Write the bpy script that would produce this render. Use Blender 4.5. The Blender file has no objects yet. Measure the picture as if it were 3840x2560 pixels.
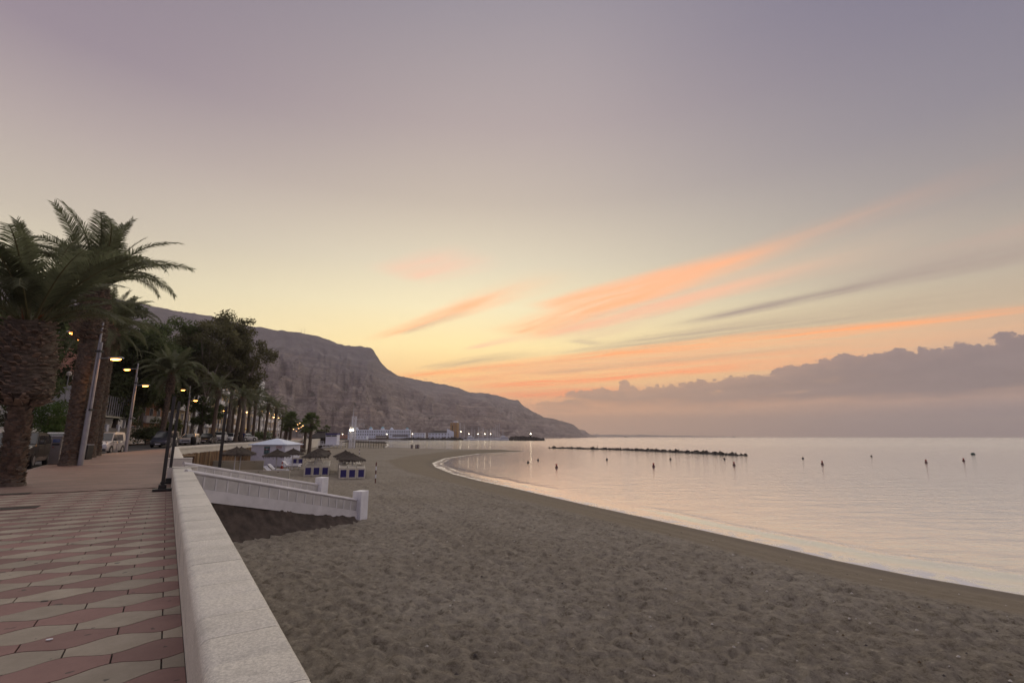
import bpy, bmesh, math, random
import numpy as np
from mathutils import Vector, Matrix
random.seed(7); rng = np.random.default_rng(7)
scene = bpy.context.scene
col = scene.collection
PI = math.pi
def s2l(c): return tuple(((v/255)/12.92 if v <= 10.3 else ((v/255+0.055)/1.055)**2.4) for v in c)

# ------------------------------------------------------------------ camera
CAM_H = 1.55
PITCH = math.radians(11.14)
cam_d = bpy.data.cameras.new('camera'); cam = bpy.data.objects.new('camera', cam_d); col.objects.link(cam)
cam_d.sensor_width = 36; cam_d.lens = 17; cam_d.clip_start = 0.05; cam_d.clip_end = 40000
cam.location = (0, 0, CAM_H); cam.rotation_euler = (math.radians(90)+PITCH, 0, 0)
scene.camera = cam

# ------------------------------------------------------------------ render / colour
scene.render.engine = 'CYCLES'
scene.cycles.use_denoising = True; scene.cycles.denoising_input_passes = 'RGB_ALBEDO_NORMAL'; scene.cycles.denoising_prefilter = 'ACCURATE'
scene.cycles.max_bounces = 6; scene.cycles.diffuse_bounces = 2; scene.cycles.glossy_bounces = 3
scene.cycles.volume_bounces = 0; scene.cycles.transparent_max_bounces = 8
scene.cycles.caustics_reflective = False; scene.cycles.caustics_refractive = False
scene.view_settings.view_transform = 'Standard'; scene.view_settings.look = 'None'
scene.view_settings.exposure = 0.66; scene.view_settings.gamma = 1.0; scene.view_settings.use_curve_mapping = False

# ------------------------------------------------------------------ node helper
class V:
    """a socket with arithmetic"""
    def __init__(s, nt, sock): s.nt = nt; s.s = sock
    def _m(s, op, *o, clamp=False):
        n = s.nt.nodes.new('ShaderNodeMath'); n.operation = op; n.use_clamp = clamp
        for i, x in enumerate((s,)+o):
            if isinstance(x, V): s.nt.links.new(x.s, n.inputs[i])
            else: n.inputs[i].default_value = x
        return V(s.nt, n.outputs[0])
    def __add__(s, o): return s._m('ADD', o)
    __radd__ = __add__
    def __sub__(s, o): return s._m('SUBTRACT', o)
    def __rsub__(s, o): return (s*-1.0)+o
    def __mul__(s, o): return s._m('MULTIPLY', o)
    __rmul__ = __mul__
    def __truediv__(s, o): return s._m('DIVIDE', o)
    def abs(s): return s._m('ABSOLUTE')
    def max(s, o): return s._m('MAXIMUM', o)
    def min(s, o): return s._m('MINIMUM', o)
    def clamp(s): return s._m('ADD', 0.0, clamp=True)
    def pow(s, o): return s._m('POWER', o)
    def sm(s, a, b, lo=0.0, hi=1.0):
        n = s.nt.nodes.new('ShaderNodeMapRange'); n.interpolation_type = 'SMOOTHSTEP'
        s.nt.links.new(s.s, n.inputs[0])
        if a > b: a, b, lo, hi = b, a, hi, lo
        for i, x in enumerate((a, b, lo, hi)): n.inputs[i+1].default_value = x
        return V(s.nt, n.outputs[0])
def comb(nt, x, y, z):
    n = nt.nodes.new('ShaderNodeCombineXYZ')
    for i, k in enumerate((x, y, z)):
        if isinstance(k, V): nt.links.new(k.s, n.inputs[i])
        else: n.inputs[i].default_value = k
    return V(nt, n.outputs[0])
def noise(nt, vec, scale=1.0, detail=4.0, rough=0.55, dist=0.0):
    n = nt.nodes.new('ShaderNodeTexNoise')
    if vec is not None: nt.links.new(vec.s, n.inputs['Vector'])
    n.inputs['Scale'].default_value = scale; n.inputs['Detail'].default_value = detail
    n.inputs['Roughness'].default_value = rough; n.inputs['Distortion'].default_value = dist
    return V(nt, n.outputs[0])
def ramp(nt, fac, stops, interp='LINEAR'):
    n = nt.nodes.new('ShaderNodeValToRGB'); n.color_ramp.interpolation = interp
    e = n.color_ramp.elements
    while len(e) < len(stops): e.new(0.5)
    for i, (p, c) in enumerate(stops):
        e[i].position = p; e[i].color = (*c[:3], 1)
    nt.links.new(fac.s, n.inputs[0]); return V(nt, n.outputs[0])
def mixc(nt, fac, a, b, mode='MIX'):
    n = nt.nodes.new('ShaderNodeMix'); n.data_type = 'RGBA'; n.blend_type = mode
    for sock, x in ((n.inputs[0], fac), (n.inputs[6], a), (n.inputs[7], b)):
        if isinstance(x, V): nt.links.new(x.s, sock)
        elif isinstance(x, (int, float)): sock.default_value = x
        else: sock.default_value = (*x[:3], 1)
    return V(nt, n.outputs[2])

# ------------------------------------------------------------------ sky
world = bpy.data.worlds.new('World'); scene.world = world; world.use_nodes = True
SUN_AZ, SUN_EL = math.radians(8), math.radians(42)
def build_sky():
    nt = world.node_tree; nt.nodes.clear()
    out = nt.nodes.new('ShaderNodeOutputWorld')
    tc = nt.nodes.new('ShaderNodeTexCoord'); sep = nt.nodes.new('ShaderNodeSeparateXYZ')
    nt.links.new(tc.outputs['Generated'], sep.inputs[0])
    x, y, z = (V(nt, sep.outputs[i]) for i in range(3))
    az = x._m('ARCTAN2', y)*(180/PI)
    el = z._m('ARCSINE')*(180/PI)
    elr = el.max(0.0)/60.0
    S = lambda L: [(e/60.0, s2l(c)) for e, c in L]
    left = ramp(nt, elr, S([(0, (222, 194, 158)), (9, (224, 212, 174)), (14, (204, 193, 166)), (19, (180, 169, 154)), (26, (160, 147, 144)), (33, (134, 122, 131)), (45, (118, 110, 123)), (60, (114, 107, 121))]))
    mid = ramp(nt, elr, S([(0, (226, 178, 142)), (4, (240, 172, 120)), (7, (249, 200, 130)), (10.5, (247, 221, 158)), (15, (231, 216, 175)), (20, (208, 196, 170)), (27, (178, 165, 151)), (35, (156, 143, 141)), (46, (131, 124, 132)), (60, (121, 115, 127))]))
    right = ramp(nt, elr, S([(0, (150, 138, 142)), (4, (186, 150, 130)), (7, (200, 160, 132)), (11, (180, 162, 140)), (15, (164, 154, 140)), (20, (140, 132, 130)), (28, (122, 117, 127)), (40, (105, 102, 121)), (60, (101, 99, 120))]))
    back = ramp(nt, elr, S([(0, (146, 138, 152)), (8, (154, 142, 152)), (20, (136, 130, 148)), (60, (116, 110, 128))]))
    c = mixc(nt, az.sm(-52, -6), left, mid)
    c = mixc(nt, az.sm(-8, 58), c, right)
    c = mixc(nt, az.abs().sm(62, 140), c, back)
    # cirrus in a flat cloud layer: q = horizontal position on that layer
    zz = z.max(0.03)
    qx, qy = x/zz, y/zz
    big = noise(nt, comb(nt, qx, qy, 0.0), 0.55, 3, 0.6)-0.5
    def streak(p0, p1, w0, w1, colour, dens, fade0=0.25, fade1=0.4, wob=0.35, fine=1.0, seed=0.0, sharp=0.0):
        nonlocal c
        dx, dy = p1[0]-p0[0], p1[1]-p0[1]; L = math.hypot(dx, dy); ux, uy = dx/L, dy/L
        rx, ry = qx-p0[0], qy-p0[1]
        s = (rx*ux+ry*uy)*(1/L); t = ry*ux-rx*uy
        n1 = noise(nt, comb(nt, s*L*0.55+seed, t*1.3, seed), 1.0, 3, 0.55)-0.5
        t = t+n1*wob
        w = (s.clamp()*(w1-w0)+w0)*1.7
        band = (t/w).abs().sm(1.0, sharp)
        ends = s.sm(-fade0*0.4, fade0)*s.sm(1.0+fade1*0.3, 1.0-fade1)
        tex = noise(nt, comb(nt, s*L*0.8+seed*3, t*5.0*fine, seed+5), 1.0, 5, 0.62).sm(0.28, 0.70)
        c = mixc(nt, (band*ends*(tex*0.75+0.25)*dens).clamp(), c, s2l(colour))
    OR, PK, DK = (253, 166, 110), (240, 176, 148), (172, 150, 128)
    streak((-0.75, 2.95), (-0.2, 2.50), 0.16, 0.16, PK, 0.7, wob=0.4, seed=1)
    streak((-1.45, 4.95), (0.25, 3.0), 0.07, 0.17, OR, 0.85, seed=2, wob=0.15)
    streak((-1.1, 4.72), (-0.3, 3.75), 0.05, 0.08, DK, 0.45, seed=2.4, wob=0.12)
    streak((0.4, 4.9), (2.0, 2.1), 0.36, 0.20, (208, 172, 146), 0.8, fade0=0.2, fade1=0.6, seed=5, wob=0.45)
    streak((0.05, 4.75), (1.72, 1.95), 0.29, 0.12, OR, 0.92, fade0=0.10, fade1=0.6, seed=3, wob=0.34)
    streak((0.25, 3.75), (1.45, 2.45), 0.17, 0.12, OR, 0.9, fade0=0.15, seed=4, wob=0.25)
    streak((0.15, 5.0), (2.0, 2.6), 0.16, 0.14, (242, 176, 138), 0.85, seed=6, wob=0.25)
    streak((-0.55, 5.55), (0.2, 4.75), 0.07, 0.13, PK, 0.7, seed=7, wob=0.12)
    streak((1.5, 4.3), (3.2, 2.1), 0.11, 0.16, (150, 132, 122), 0.95, seed=8, wob=0.15)
    streak((1.6, 3.35), (3.0, 1.6), 0.20, 0.22, (178, 150, 136), 0.45, seed=8.5, wob=0.3)
    streak((2.2, 3.2), (3.6, 1.5), 0.25, 0.35, (160, 140, 130), 0.6, seed=8.8, wob=0.3)
    streak((-1.3, 7.2), (0.3, 5.75), 0.17, 0.26, (184, 158, 126), 0.85, seed=9, wob=0.35)
    streak((0.6, 5.9), (3.9, 3.1), 0.30, 0.55, (172, 152, 130), 0.85, seed=10, wob=0.5)
    streak((0.65, 4.95), (1.0, 5.3), 0.14, 0.08, (184, 162, 138), 0.7, seed=11, wob=0.2)
    # the long orange sheets low over the horizon
    streak((-2.1, 8.4), (4.6, 3.45), 0.30, 0.26, (254, 160, 94), 1.0, fade0=0.12, fade1=0.2, seed=12, wob=0.5)
    streak((-0.6, 7.6), (5.2, 4.1), 0.55, 0.55, (232, 172, 124), 0.9, fade0=0.1, fade1=0.2, seed=13.5, wob=0.8)
    streak((-1.4, 8.9), (5.0, 5.0), 0.5, 0.45, (246, 166, 112), 0.9, fade0=0.1, seed=13, wob=0.9)
    streak((0.2, 7.9), (3.8, 5.2), 0.22, 0.28, (196, 158, 124), 0.8, seed=15, wob=0.5)
    streak((-0.9, 10.2), (4.6, 6.2), 0.6, 0.45, (254, 148, 92), 1.0, fade0=0.15, fade1=0.4, seed=14, wob=0.8)
    streak((-0.3, 12.5), (2.6, 10.0), 1.1, 0.9, (253, 140, 88), 0.95, fade0=0.3, seed=16, wob=1.0)
    # cumulus bank: ragged billowing tops that climb to the right, thinning to haze beneath
    fb = noise(nt, comb(nt, az*0.10, el*0.26, 3.3), 1.0, 6, 0.60)-0.5
    fb2 = noise(nt, comb(nt, az*0.42, el*0.42, 9.1), 1.0, 3, 0.5)-0.5
    fb4 = noise(nt, comb(nt, az*1.3, el*1.5, 15.0), 1.0, 4, 0.6)-0.5
    fb3 = noise(nt, comb(nt, az*0.16, el*0.8, 21.0), 1.0, 6, 0.62)
    top = az.sm(2, 9)*1.9+az.sm(8, 50)*2.5+az.sm(40, 58)*1.2+3.7
    top = top+fb*2.8+fb2.abs()*4.2-0.35+fb4.abs()*1.8
    dep = top-el
    cum = dep.sm(-0.05, 0.22)*(el+(fb3-0.5)*3.0).sm(2.7, 4.4)
    cum = cum*az.sm(1.0, 3.2)*az.sm(120, 80)*(fb3.sm(0.22, 0.42)*0.35+0.65)
    gap = noise(nt, comb(nt, az*0.20+7.0, el*1.5, 1.7), 1.0, 5, 0.62).sm(0.60, 0.70)*az.sm(40, 16)
    cc = mixc(nt, az.sm(8, 46), s2l((164, 132, 112)), s2l((118, 104, 106)))
    cc = mixc(nt, dep.sm(1.5, 0.0)*0.5, cc, mixc(nt, az.sm(10, 46), s2l((196, 150, 120)), s2l((134, 114, 112))))
    cc = mixc(nt, fb3.sm(0.35, 0.65)*0.45, cc, mixc(nt, az.sm(8, 46), s2l((186, 148, 124)), s2l((134, 118, 118))))
    c = mixc(nt, (cum*(1.0-gap*0.9)*0.95).clamp(), c, cc)
    low = el.sm(4.6, 0.8)*az.sm(2, 40)*0.8
    c = mixc(nt, low, c, mixc(nt, az.sm(16, 50), s2l((190, 154, 132)), s2l((126, 122, 138))))
    bg = nt.nodes.new('ShaderNodeBackground'); nt.links.new(c.s, bg.inputs[0]); bg.inputs[1].default_value = 0.86
    sky = nt.nodes.new('ShaderNodeTexSky'); sky.sky_type = 'NISHITA'; sky.sun_disc = False
    sky.sun_elevation = SUN_EL; sky.sun_rotation = SUN_AZ
    bg2 = nt.nodes.new('ShaderNodeBackground'); nt.links.new(sky.outputs[0], bg2.inputs[0]); bg2.inputs[1].default_value = 0.002
    add = nt.nodes.new('ShaderNodeAddShader')
    nt.links.new(bg.outputs[0], add.inputs[0]); nt.links.new(bg2.outputs[0], add.inputs[1])
    nt.links.new(add.outputs[0], out.inputs[0])
build_sky()

# ------------------------------------------------------------------ soft light from the glowing cloud (no hard sun at dusk)
sd = bpy.data.lights.new('sun', 'SUN'); sun = bpy.data.objects.new('sun', sd); col.objects.link(sun)
sd.energy = 0.85; sd.angle = math.radians(130); sd.color = (1.0, 0.92, 0.76)
d = Vector((math.sin(SUN_AZ)*math.cos(SUN_EL), math.cos(SUN_AZ)*math.cos(SUN_EL), math.sin(SUN_EL)))
sun.rotation_euler = (-d).to_track_quat('-Z', 'Y').to_euler()

# ------------------------------------------------------------------ places: a point of the photograph at a forward distance Y
FPX = 17/36*3840
def ray(px, py):
    a, b = px-1920.0, 1280.0-py
    c, s = math.cos(PITCH), math.sin(PITCH)
    return a, FPX*c-b*s, FPX*s+b*c
def at(px, py, Y):
    v = ray(px, py); t = Y/v[1]
    return Vector((v[0]*t, Y, CAM_H+v[2]*t))
def gz(px, py, z):
    v = ray(px, py); t = (z-CAM_H)/v[2]
    return Vector((v[0]*t, v[1]*t, z))

# ------------------------------------------------------------------ objects
def tag(o, label=None, cat=None, group=None, kind=None):
    if label: o['label'] = label
    if cat: o['category'] = cat
    if group: o['group'] = group
    if kind: o['kind'] = kind
    return o
def empty(name, loc=(0, 0, 0), rz=0.0, label=None, cat=None, group=None):
    o = bpy.data.objects.new(name, None); col.objects.link(o); o.location = loc; o.rotation_euler = (0, 0, rz)
    o.empty_display_size = 0.1
    return tag(o, label, cat, group)
KIDS = {}
def copy_tree(o, parent=None):
    c = o.copy(); col.objects.link(c); c.parent = parent
    if parent is not None: KIDS.setdefault(parent.name, []).append(c)
    for ch in list(KIDS.get(o.name, [])): copy_tree(ch, c)
    return c
def link(name, me, parent=None, loc=None, rot=None, scale=None):
    o = bpy.data.objects.new(name, me); col.objects.link(o)
    if parent is not None:
        o.parent = parent; KIDS.setdefault(parent.name, []).append(o)
    if loc is not None: o.location = loc
    if rot is not None: o.rotation_euler = rot
    if scale is not None: o.scale = scale if hasattr(scale, '__len__') else (scale,)*3
    return o
def npmesh(name, verts, faces, mats, smooth=False, fm=None):
    """faces: (n,4) or (n,3) int array, or list"""
    me = bpy.data.meshes.new(name)
    if isinstance(faces, np.ndarray):
        verts = np.asarray(verts, np.float32); n = len(faces); k = faces.shape[1]
        me.vertices.add(len(verts)); me.vertices.foreach_set('co', verts.ravel())
        me.loops.add(n*k); me.loops.foreach_set('vertex_index', faces.astype(np.int32).ravel())
        me.polygons.add(n); me.polygons.foreach_set('loop_start', np.arange(0, n*k, k, dtype=np.int32))
        if fm is not None: me.polygons.foreach_set('material_index', np.asarray(fm, np.int32))
        me.update(calc_edges=True)
    else:
        me.from_pydata([tuple(v) for v in verts], [], faces)
        if fm is not None: me.polygons.foreach_set('material_index', np.asarray(fm, np.int32))
    for m in (mats if isinstance(mats, (list, tuple)) else [mats]): me.materials.append(m)
    if smooth: me.polygons.foreach_set('use_smooth', np.ones(len(me.polygons), bool))
    me.update(); return me
class MB:
    """collects shapes, builds ONE mesh object"""
    def __init__(s): s.v = []; s.f = []; s.m = []; s.mi = 0
    def add(s, vs, fs, mi=None):
        b = len(s.v); s.v += [tuple(v) for v in vs]; s.f += [tuple(i+b for i in f) for f in fs]
        s.m += [s.mi if mi is None else mi]*len(fs); return s
    def box(s, c, d, rz=0.0, mi=None, taper=1.0):
        x, y, z = d[0]/2, d[1]/2, d[2]/2; vs = []
        ca, sa = math.cos(rz), math.sin(rz)
        for sx, sy, sz in ((-1,-1,-1),(1,-1,-1),(1,1,-1),(-1,1,-1),(-1,-1,1),(1,-1,1),(1,1,1),(-1,1,1)):
            k = taper if sz > 0 else 1.0
            a, b = sx*x*k, sy*y*k
            vs.append((c[0]+a*ca-b*sa, c[1]+a*sa+b*ca, c[2]+sz*z))
        return s.add(vs, ((3,2,1,0),(4,5,6,7),(0,1,5,4),(1,2,6,5),(2,3,7,6),(3,0,4,7)), mi)
    def bbox(s, c, d, bev, mi=None):
        """box with chamfered edges"""
        bm = bmesh.new(); bmesh.ops.create_cube(bm, size=1.0)
        for v in bm.verts: v.co = Vector((v.co.x*d[0]+c[0], v.co.y*d[1]+c[1], v.co.z*d[2]+c[2]))
        bmesh.ops.bevel(bm, geom=bm.edges[:], offset=bev, segments=2, affect='EDGES', profile=0.5)
        bm.verts.index_update()
        s.add([v.co[:] for v in bm.verts], [[v.index for v in f.verts] for f in bm.faces], mi); bm.free(); return s
    def tube(s, pts, rad, n=8, cap=True, mi=None):
        pts = [Vector(p) for p in pts]; rr = rad if hasattr(rad, '__len__') else [rad]*len(pts)
        vs = []; fs = []; up = None
        for i, p in enumerate(pts):
            t = (pts[min(i+1, len(pts)-1)]-pts[max(i-1, 0)]).normalized()
            if up is None:
                up = Vector((0, 0, 1)) if abs(t.z) < 0.9 else Vector((1, 0, 0))
            a = t.cross(up).normalized(); b = t.cross(a).normalized(); up = -b if False else up
            for k in range(n):
                w = 2*PI*k/n; vs.append(p+(a*math.cos(w)+b*math.sin(w))*rr[i])
        for i in range(len(pts)-1):
            for k in range(n):
                fs.append((i*n+k, i*n+(k+1) % n, (i+1)*n+(k+1) % n, (i+1)*n+k))
        if cap: fs.append(tuple(range(n-1, -1, -1))); fs.append(tuple((len(pts)-1)*n+k for k in range(n)))
        return s.add(vs, fs, mi)
    def lathe(s, c, prof, n=16, mi=None, cap=True):
        vs = []; fs = []
        for r, z in prof:
            for k in range(n):
                w = 2*PI*k/n; vs.append((c[0]+r*math.cos(w), c[1]+r*math.sin(w), c[2]+z))
        for i in range(len(prof)-1):
            for k in range(n): fs.append((i*n+k, i*n+(k+1) % n, (i+1)*n+(k+1) % n, (i+1)*n+k))
        if cap: fs.append(tuple(range(n-1, -1, -1))); fs.append(tuple((len(prof)-1)*n+k for k in range(n)))
        return s.add(vs, fs, mi)
    def prism(s, poly, a, b, mi=None):
        """poly: list of 3D points (planar); extruded from offset a to offset b (vectors)"""
        n = len(poly); a = Vector(a); b = Vector(b)
        vs = [Vector(p)+a for p in poly]+[Vector(p)+b for p in poly]
        fs = [tuple(range(n)), tuple(range(2*n-1, n-1, -1))]+[(i, i+n, (i+1) % n+n, (i+1) % n) for i in range(n)]
        return s.add(vs, fs, mi)
    def build(s, name, mats, parent=None, smooth=False, loc=None, rot=None):
        me = npmesh(name, s.v, s.f, mats, smooth, s.m)
        bm = bmesh.new(); bm.from_mesh(me); bmesh.ops.recalc_face_normals(bm, faces=bm.faces[:]); bm.to_mesh(me); bm.free()
        return link(name, me, parent, loc, rot)
def auto_smooth(o, ang=40):
    me = o.data
    me.polygons.foreach_set('use_smooth', np.ones(len(me.polygons), bool))
    try: me.set_sharp_from_angle(angle=math.radians(ang))
    except Exception: pass
    return o

# ------------------------------------------------------------------ materials
def mat(name, colour, rough=0.7, var=0.15, vscale=3.0, bump=0.0, bscale=20.0, metal=0.0, stretch=None, rnd=0.0, dirt=0.0, spec=0.5, coat=0.0, detail=5, obj=False, trans=0.0, bdist=0.02):
    m = bpy.data.materials.new(name); m.use_nodes = True; nt = m.node_tree
    b = nt.nodes['Principled BSDF']; c = colour if max(colour) <= 1 else s2l(colour)
    if obj: pv = V(nt, nt.nodes.new('ShaderNodeTexCoord').outputs['Object'])
    else: pv = V(nt, nt.nodes.new('ShaderNodeNewGeometry').outputs['Position'])
    if stretch:
        mp = nt.nodes.new('ShaderNodeMapping'); mp.inputs['Scale'].default_value = stretch
        nt.links.new(pv.s, mp.inputs[0]); pv = V(nt, mp.outputs[0])
    n = noise(nt, pv, vscale, detail, 0.6)
    f = n.sm(0.25, 0.75)
    cv = mixc(nt, f, tuple(x*(1-var) for x in c), tuple(min(1, x*(1+var)) for x in c))
    if dirt:
        n2 = noise(nt, pv, min(vscale*0.23, 1.6), 6, 0.7).sm(0.48, 0.72)
        cv = mixc(nt, n2*dirt, cv, tuple(x*0.45 for x in c))
    if rnd:
        r = V(nt, nt.nodes.new('ShaderNodeObjectInfo').outputs['Random'])
        hs = nt.nodes.new('ShaderNodeHueSaturation'); nt.links.new(cv.s, hs.inputs['Color'])
        nt.links.new((r*(2*rnd)+(1-rnd)).s, hs.inputs['Value']); cv = V(nt, hs.outputs[0])
    nt.links.new(cv.s, b.inputs['Base Color'])
    b.inputs['Roughness'].default_value = rough; b.inputs['Metallic'].default_value = metal
    b.inputs['Specular IOR Level'].default_value = spec; b.inputs['Coat Weight'].default_value = coat
    if coat: b.inputs['Coat Roughness'].default_value = 0.06
    if bump:
        bn = noise(nt, pv, bscale, 6, 0.65); bp = nt.nodes.new('ShaderNodeBump')
        bp.inputs['Strength'].default_value = bump; bp.inputs['Distance'].default_value = bdist
        nt.links.new(bn.s, bp.inputs['Height']); nt.links.new(bp.outputs[0], b.inputs['Normal'])
    return m
def emit(name, colour, strength):
    m = bpy.data.materials.new(name); m.use_nodes = True; b = m.node_tree.nodes['Principled BSDF']
    c = colour if max(colour) <= 1 else s2l(colour)
    b.inputs['Base Color'].default_value = (*c, 1); b.inputs['Emission Color'].default_value = (*c, 1)
    b.inputs['Emission Strength'].default_value = strength; return m
def glassmat(name, colour=(0.03, 0.035, 0.04), rough=0.06):
    m = bpy.data.materials.new(name); m.use_nodes = True; b = m.node_tree.nodes['Principled BSDF']
    b.inputs['Base Color'].default_value = (*colour, 1); b.inputs['Roughness'].default_value = rough
    b.inputs['Specular IOR Level'].default_value = 0.8; return m
def leafy(m, w=0.5):
    """let light through the blades"""
    nt = m.node_tree; b = nt.nodes['Principled BSDF']; out = nt.nodes['Material Output']; tr = nt.nodes.new('ShaderNodeBsdfTranslucent'); mx = nt.nodes.new('ShaderNodeMixShader')
    src = b.inputs['Base Color'].links[0].from_socket; nt.links.new(src, tr.inputs[0]); mx.inputs[0].default_value = w
    nt.links.new(b.outputs[0], mx.inputs[1]); nt.links.new(tr.outputs[0], mx.inputs[2]); nt.links.new(mx.outputs[0], out.inputs[0]); return m
M = {}
M['white'] = mat('white_paint', (0.74, 0.74, 0.77), 0.55, 0.06, 4, 0.15, 60, dirt=0.12)
M['render'] = mat('cream_render', (0.66, 0.62, 0.54), 0.8, 0.08, 1.2, 0.3, 90, dirt=0.25)
M['coping'] = mat('cast_stone', (0.60, 0.57, 0.50), 0.88, 0.22, 75, 0.8, 130, dirt=0.42, rnd=0.06, bdist=0.006, detail=3)
M['ramp'] = mat('white_render', (0.62, 0.60, 0.60), 0.8, 0.12, 1.6, 0.3, 60, dirt=0.35)
M['ramp_panel'] = mat('grey_render', (0.53, 0.51, 0.485), 0.85, 0.12, 2.2, 0.4, 60, dirt=0.35)
M['cream_panel'] = mat('cream_panel', (0.50, 0.48, 0.38), 0.75, 0.08, 1.1, 0.15, 60, dirt=0.15)
M['black_metal'] = mat('black_metal', (0.016, 0.014, 0.013), 0.45, 0.2, 8, 0.1, 80)
M['grey_metal'] = mat('galvanised_steel', (0.30, 0.30, 0.32), 0.42, 0.12, 4, 0.0, 30, metal=0.55)
M['lamp'] = emit('sodium_lamp', (1.0, 0.33, 0.05), 14.0)
M['lamp_far'] = emit('sodium_lamp_far', (1.0, 0.50, 0.16), 9.0)
M['lamp_white'] = emit('white_lamp', (1.0, 0.85, 0.6), 8.0)
M['lamp_off'] = mat('unlit_lens', (0.55, 0.5, 0.45), 0.3)
M['frond'] = leafy(mat('palm_frond', (0.145, 0.158, 0.088), 0.55, 0.35, 1.5, rnd=0.25, spec=0.35))
M['frond_dry'] = mat('dry_frond', (0.13, 0.09, 0.05), 0.7, 0.3, 2.0, rnd=0.2)
M['rachis'] = mat('frond_stalk', (0.11, 0.10, 0.04), 0.6, 0.2, 3.0)
M['trunk'] = mat('palm_trunk', (0.115, 0.088, 0.066), 0.92, 0.5, 9, 0.9, 30, stretch=(1, 1, 3), dirt=0.3)
M['boots'] = mat('palm_leaf_base', (0.19, 0.135, 0.098), 0.9, 0.6, 5, 0.5, 40)
M['fibre'] = mat('palm_fibre', (0.20, 0.085, 0.03), 0.85, 0.35, 6)
M['bark'] = mat('bark', (0.10, 0.08, 0.065), 0.9, 0.35, 4, 0.8, 18, stretch=(2, 2, 0.5))
M['bark_pale'] = mat('pale_bark', (0.20, 0.165, 0.14), 0.85, 0.45, 3, 0.5, 18, stretch=(2, 2, 0.6))
M['leaf_dark'] = leafy(mat('dark_leaf', (0.085, 0.105, 0.044), 0.6, 0.5, 0.7, spec=0.25))
M['leaf_mid'] = leafy(mat('green_leaf', (0.105, 0.135, 0.052), 0.6, 0.5, 0.8, spec=0.25))
M['leaf_euc'] = leafy(mat('eucalyptus_leaf', (0.135, 0.130, 0.066), 0.6, 0.5, 0.6, spec=0.25))
M['leaf_bush'] = leafy(mat('bush_leaf', (0.075, 0.125, 0.036), 0.6, 0.4, 1.5, spec=0.25))
M['thatch'] = mat('brown_thatch', (0.060, 0.047, 0.038), 0.95, 0.45, 5, 0.9, 30, stretch=(1, 1, 0.4))
M['thatch_in'] = mat('thatch_fringe', (0.075, 0.058, 0.045), 0.95, 0.4, 9)
M['pole_white'] = mat('white_pole', (0.68, 0.68, 0.70), 0.5, 0.06, 4)
M['blue_mesh'] = mat('blue_mesh', (0.035, 0.03, 0.16), 0.7, 0.25, 14)
M['plastic'] = mat('cream_plastic', (0.62, 0.58, 0.48), 0.5, 0.12, 6)
M['plastic_white'] = mat('white_plastic', (0.74, 0.74, 0.80), 0.45, 0.06, 6)
M['red'] = mat('red_paint', (0.36, 0.028, 0.018), 0.5, 0.12, 4)
M['red_dull'] = mat('dull_red', (0.10, 0.018, 0.016), 0.5, 0.2, 4)
M['buoy_dark'] = mat('dark_buoy', (0.035, 0.02, 0.016), 0.5, 0.2, 4)
M['buoy_green'] = mat('green_buoy', (0.018, 0.055, 0.04), 0.5, 0.2, 4)
M['rock'] = mat('dark_rock', (0.055, 0.044, 0.036), 0.9, 0.4, 1.3, 0.8, 6, rnd=0.25)
M['asphalt'] = mat('asphalt', (0.055, 0.053, 0.052), 0.85, 0.25, 0.8, 0.4, 120)
M['kerb'] = mat('kerb_stone', (0.27, 0.23, 0.20), 0.85, 0.15, 2.0, 0.3, 60)
M['glass'] = glassmat('dark_glass')
M['tyre'] = mat('rubber', (0.015, 0.015, 0.016), 0.85, 0.2, 8)
M['rim'] = mat('alloy', (0.42, 0.42, 0.44), 0.35, 0.1, 6, metal=0.8)
M['headlight'] = glassmat('headlight_glass', (0.45, 0.46, 0.5), 0.12)
M['black_plastic'] = mat('black_plastic', (0.02, 0.02, 0.021), 0.5, 0.2, 6)
def paint(name, c, metal=0.3): return mat(name, c, 0.32, 0.04, 2.0, metal=metal, coat=0.6, dirt=0.08)
M['car_dark'] = paint('dark_metallic_paint', (0.020, 0.017, 0.016), 0.4)
M['car_silver'] = paint('silver_paint', (0.42, 0.42, 0.44), 0.5)
M['car_white'] = paint('white_car_paint', (0.70, 0.70, 0.70), 0.0)
M['car_navy'] = paint('navy_paint', (0.035, 0.037, 0.06), 0.3)
M['facade_cream'] = mat('cream_facade', (0.60, 0.48, 0.33), 0.85, 0.1, 0.5, 0.2, 20, dirt=0.2)
M['facade_ochre'] = mat('ochre_facade', (0.56, 0.41, 0.23), 0.85, 0.1, 0.5, 0.2, 20, dirt=0.2)
M['facade_pink'] = mat('salmon_facade', (0.52, 0.27, 0.18), 0.85, 0.1, 0.5, 0.2, 20, dirt=0.2)
M['facade_white'] = mat('white_facade', (0.78, 0.77, 0.77), 0.8, 0.06, 0.5, 0.2, 20, dirt=0.15)
M['facade_hotel'] = mat('bright_white_facade', (0.82, 0.87, 0.95), 0.8, 0.05, 0.2)
M['dome_blue'] = mat('turquoise_dome', (0.20, 0.50, 0.58), 0.5, 0.1, 0.4)
M['brown_wall'] = mat('dark_brown_wall', (0.10, 0.06, 0.04), 0.85, 0.25, 2.0, 0.3, 30)
M['roof_dark'] = mat('dark_roof', (0.05, 0.042, 0.04), 0.85, 0.25, 0.8)
M['tower_ochre'] = mat('ochre_concrete', (0.40, 0.24, 0.10), 0.85, 0.12, 0.3)
M['timber_dark'] = mat('black_timber', (0.026, 0.020, 0.018), 0.8, 0.3, 3, 0.3, 30, stretch=(1, 1, 6))
M['blue_paint'] = mat('violet_blue_paint', (0.06, 0.05, 0.17), 0.6, 0.1, 3)
M['kiosk'] = mat('white_boards', (0.70, 0.71, 0.80), 0.55, 0.05, 3, dirt=0.08)
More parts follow.
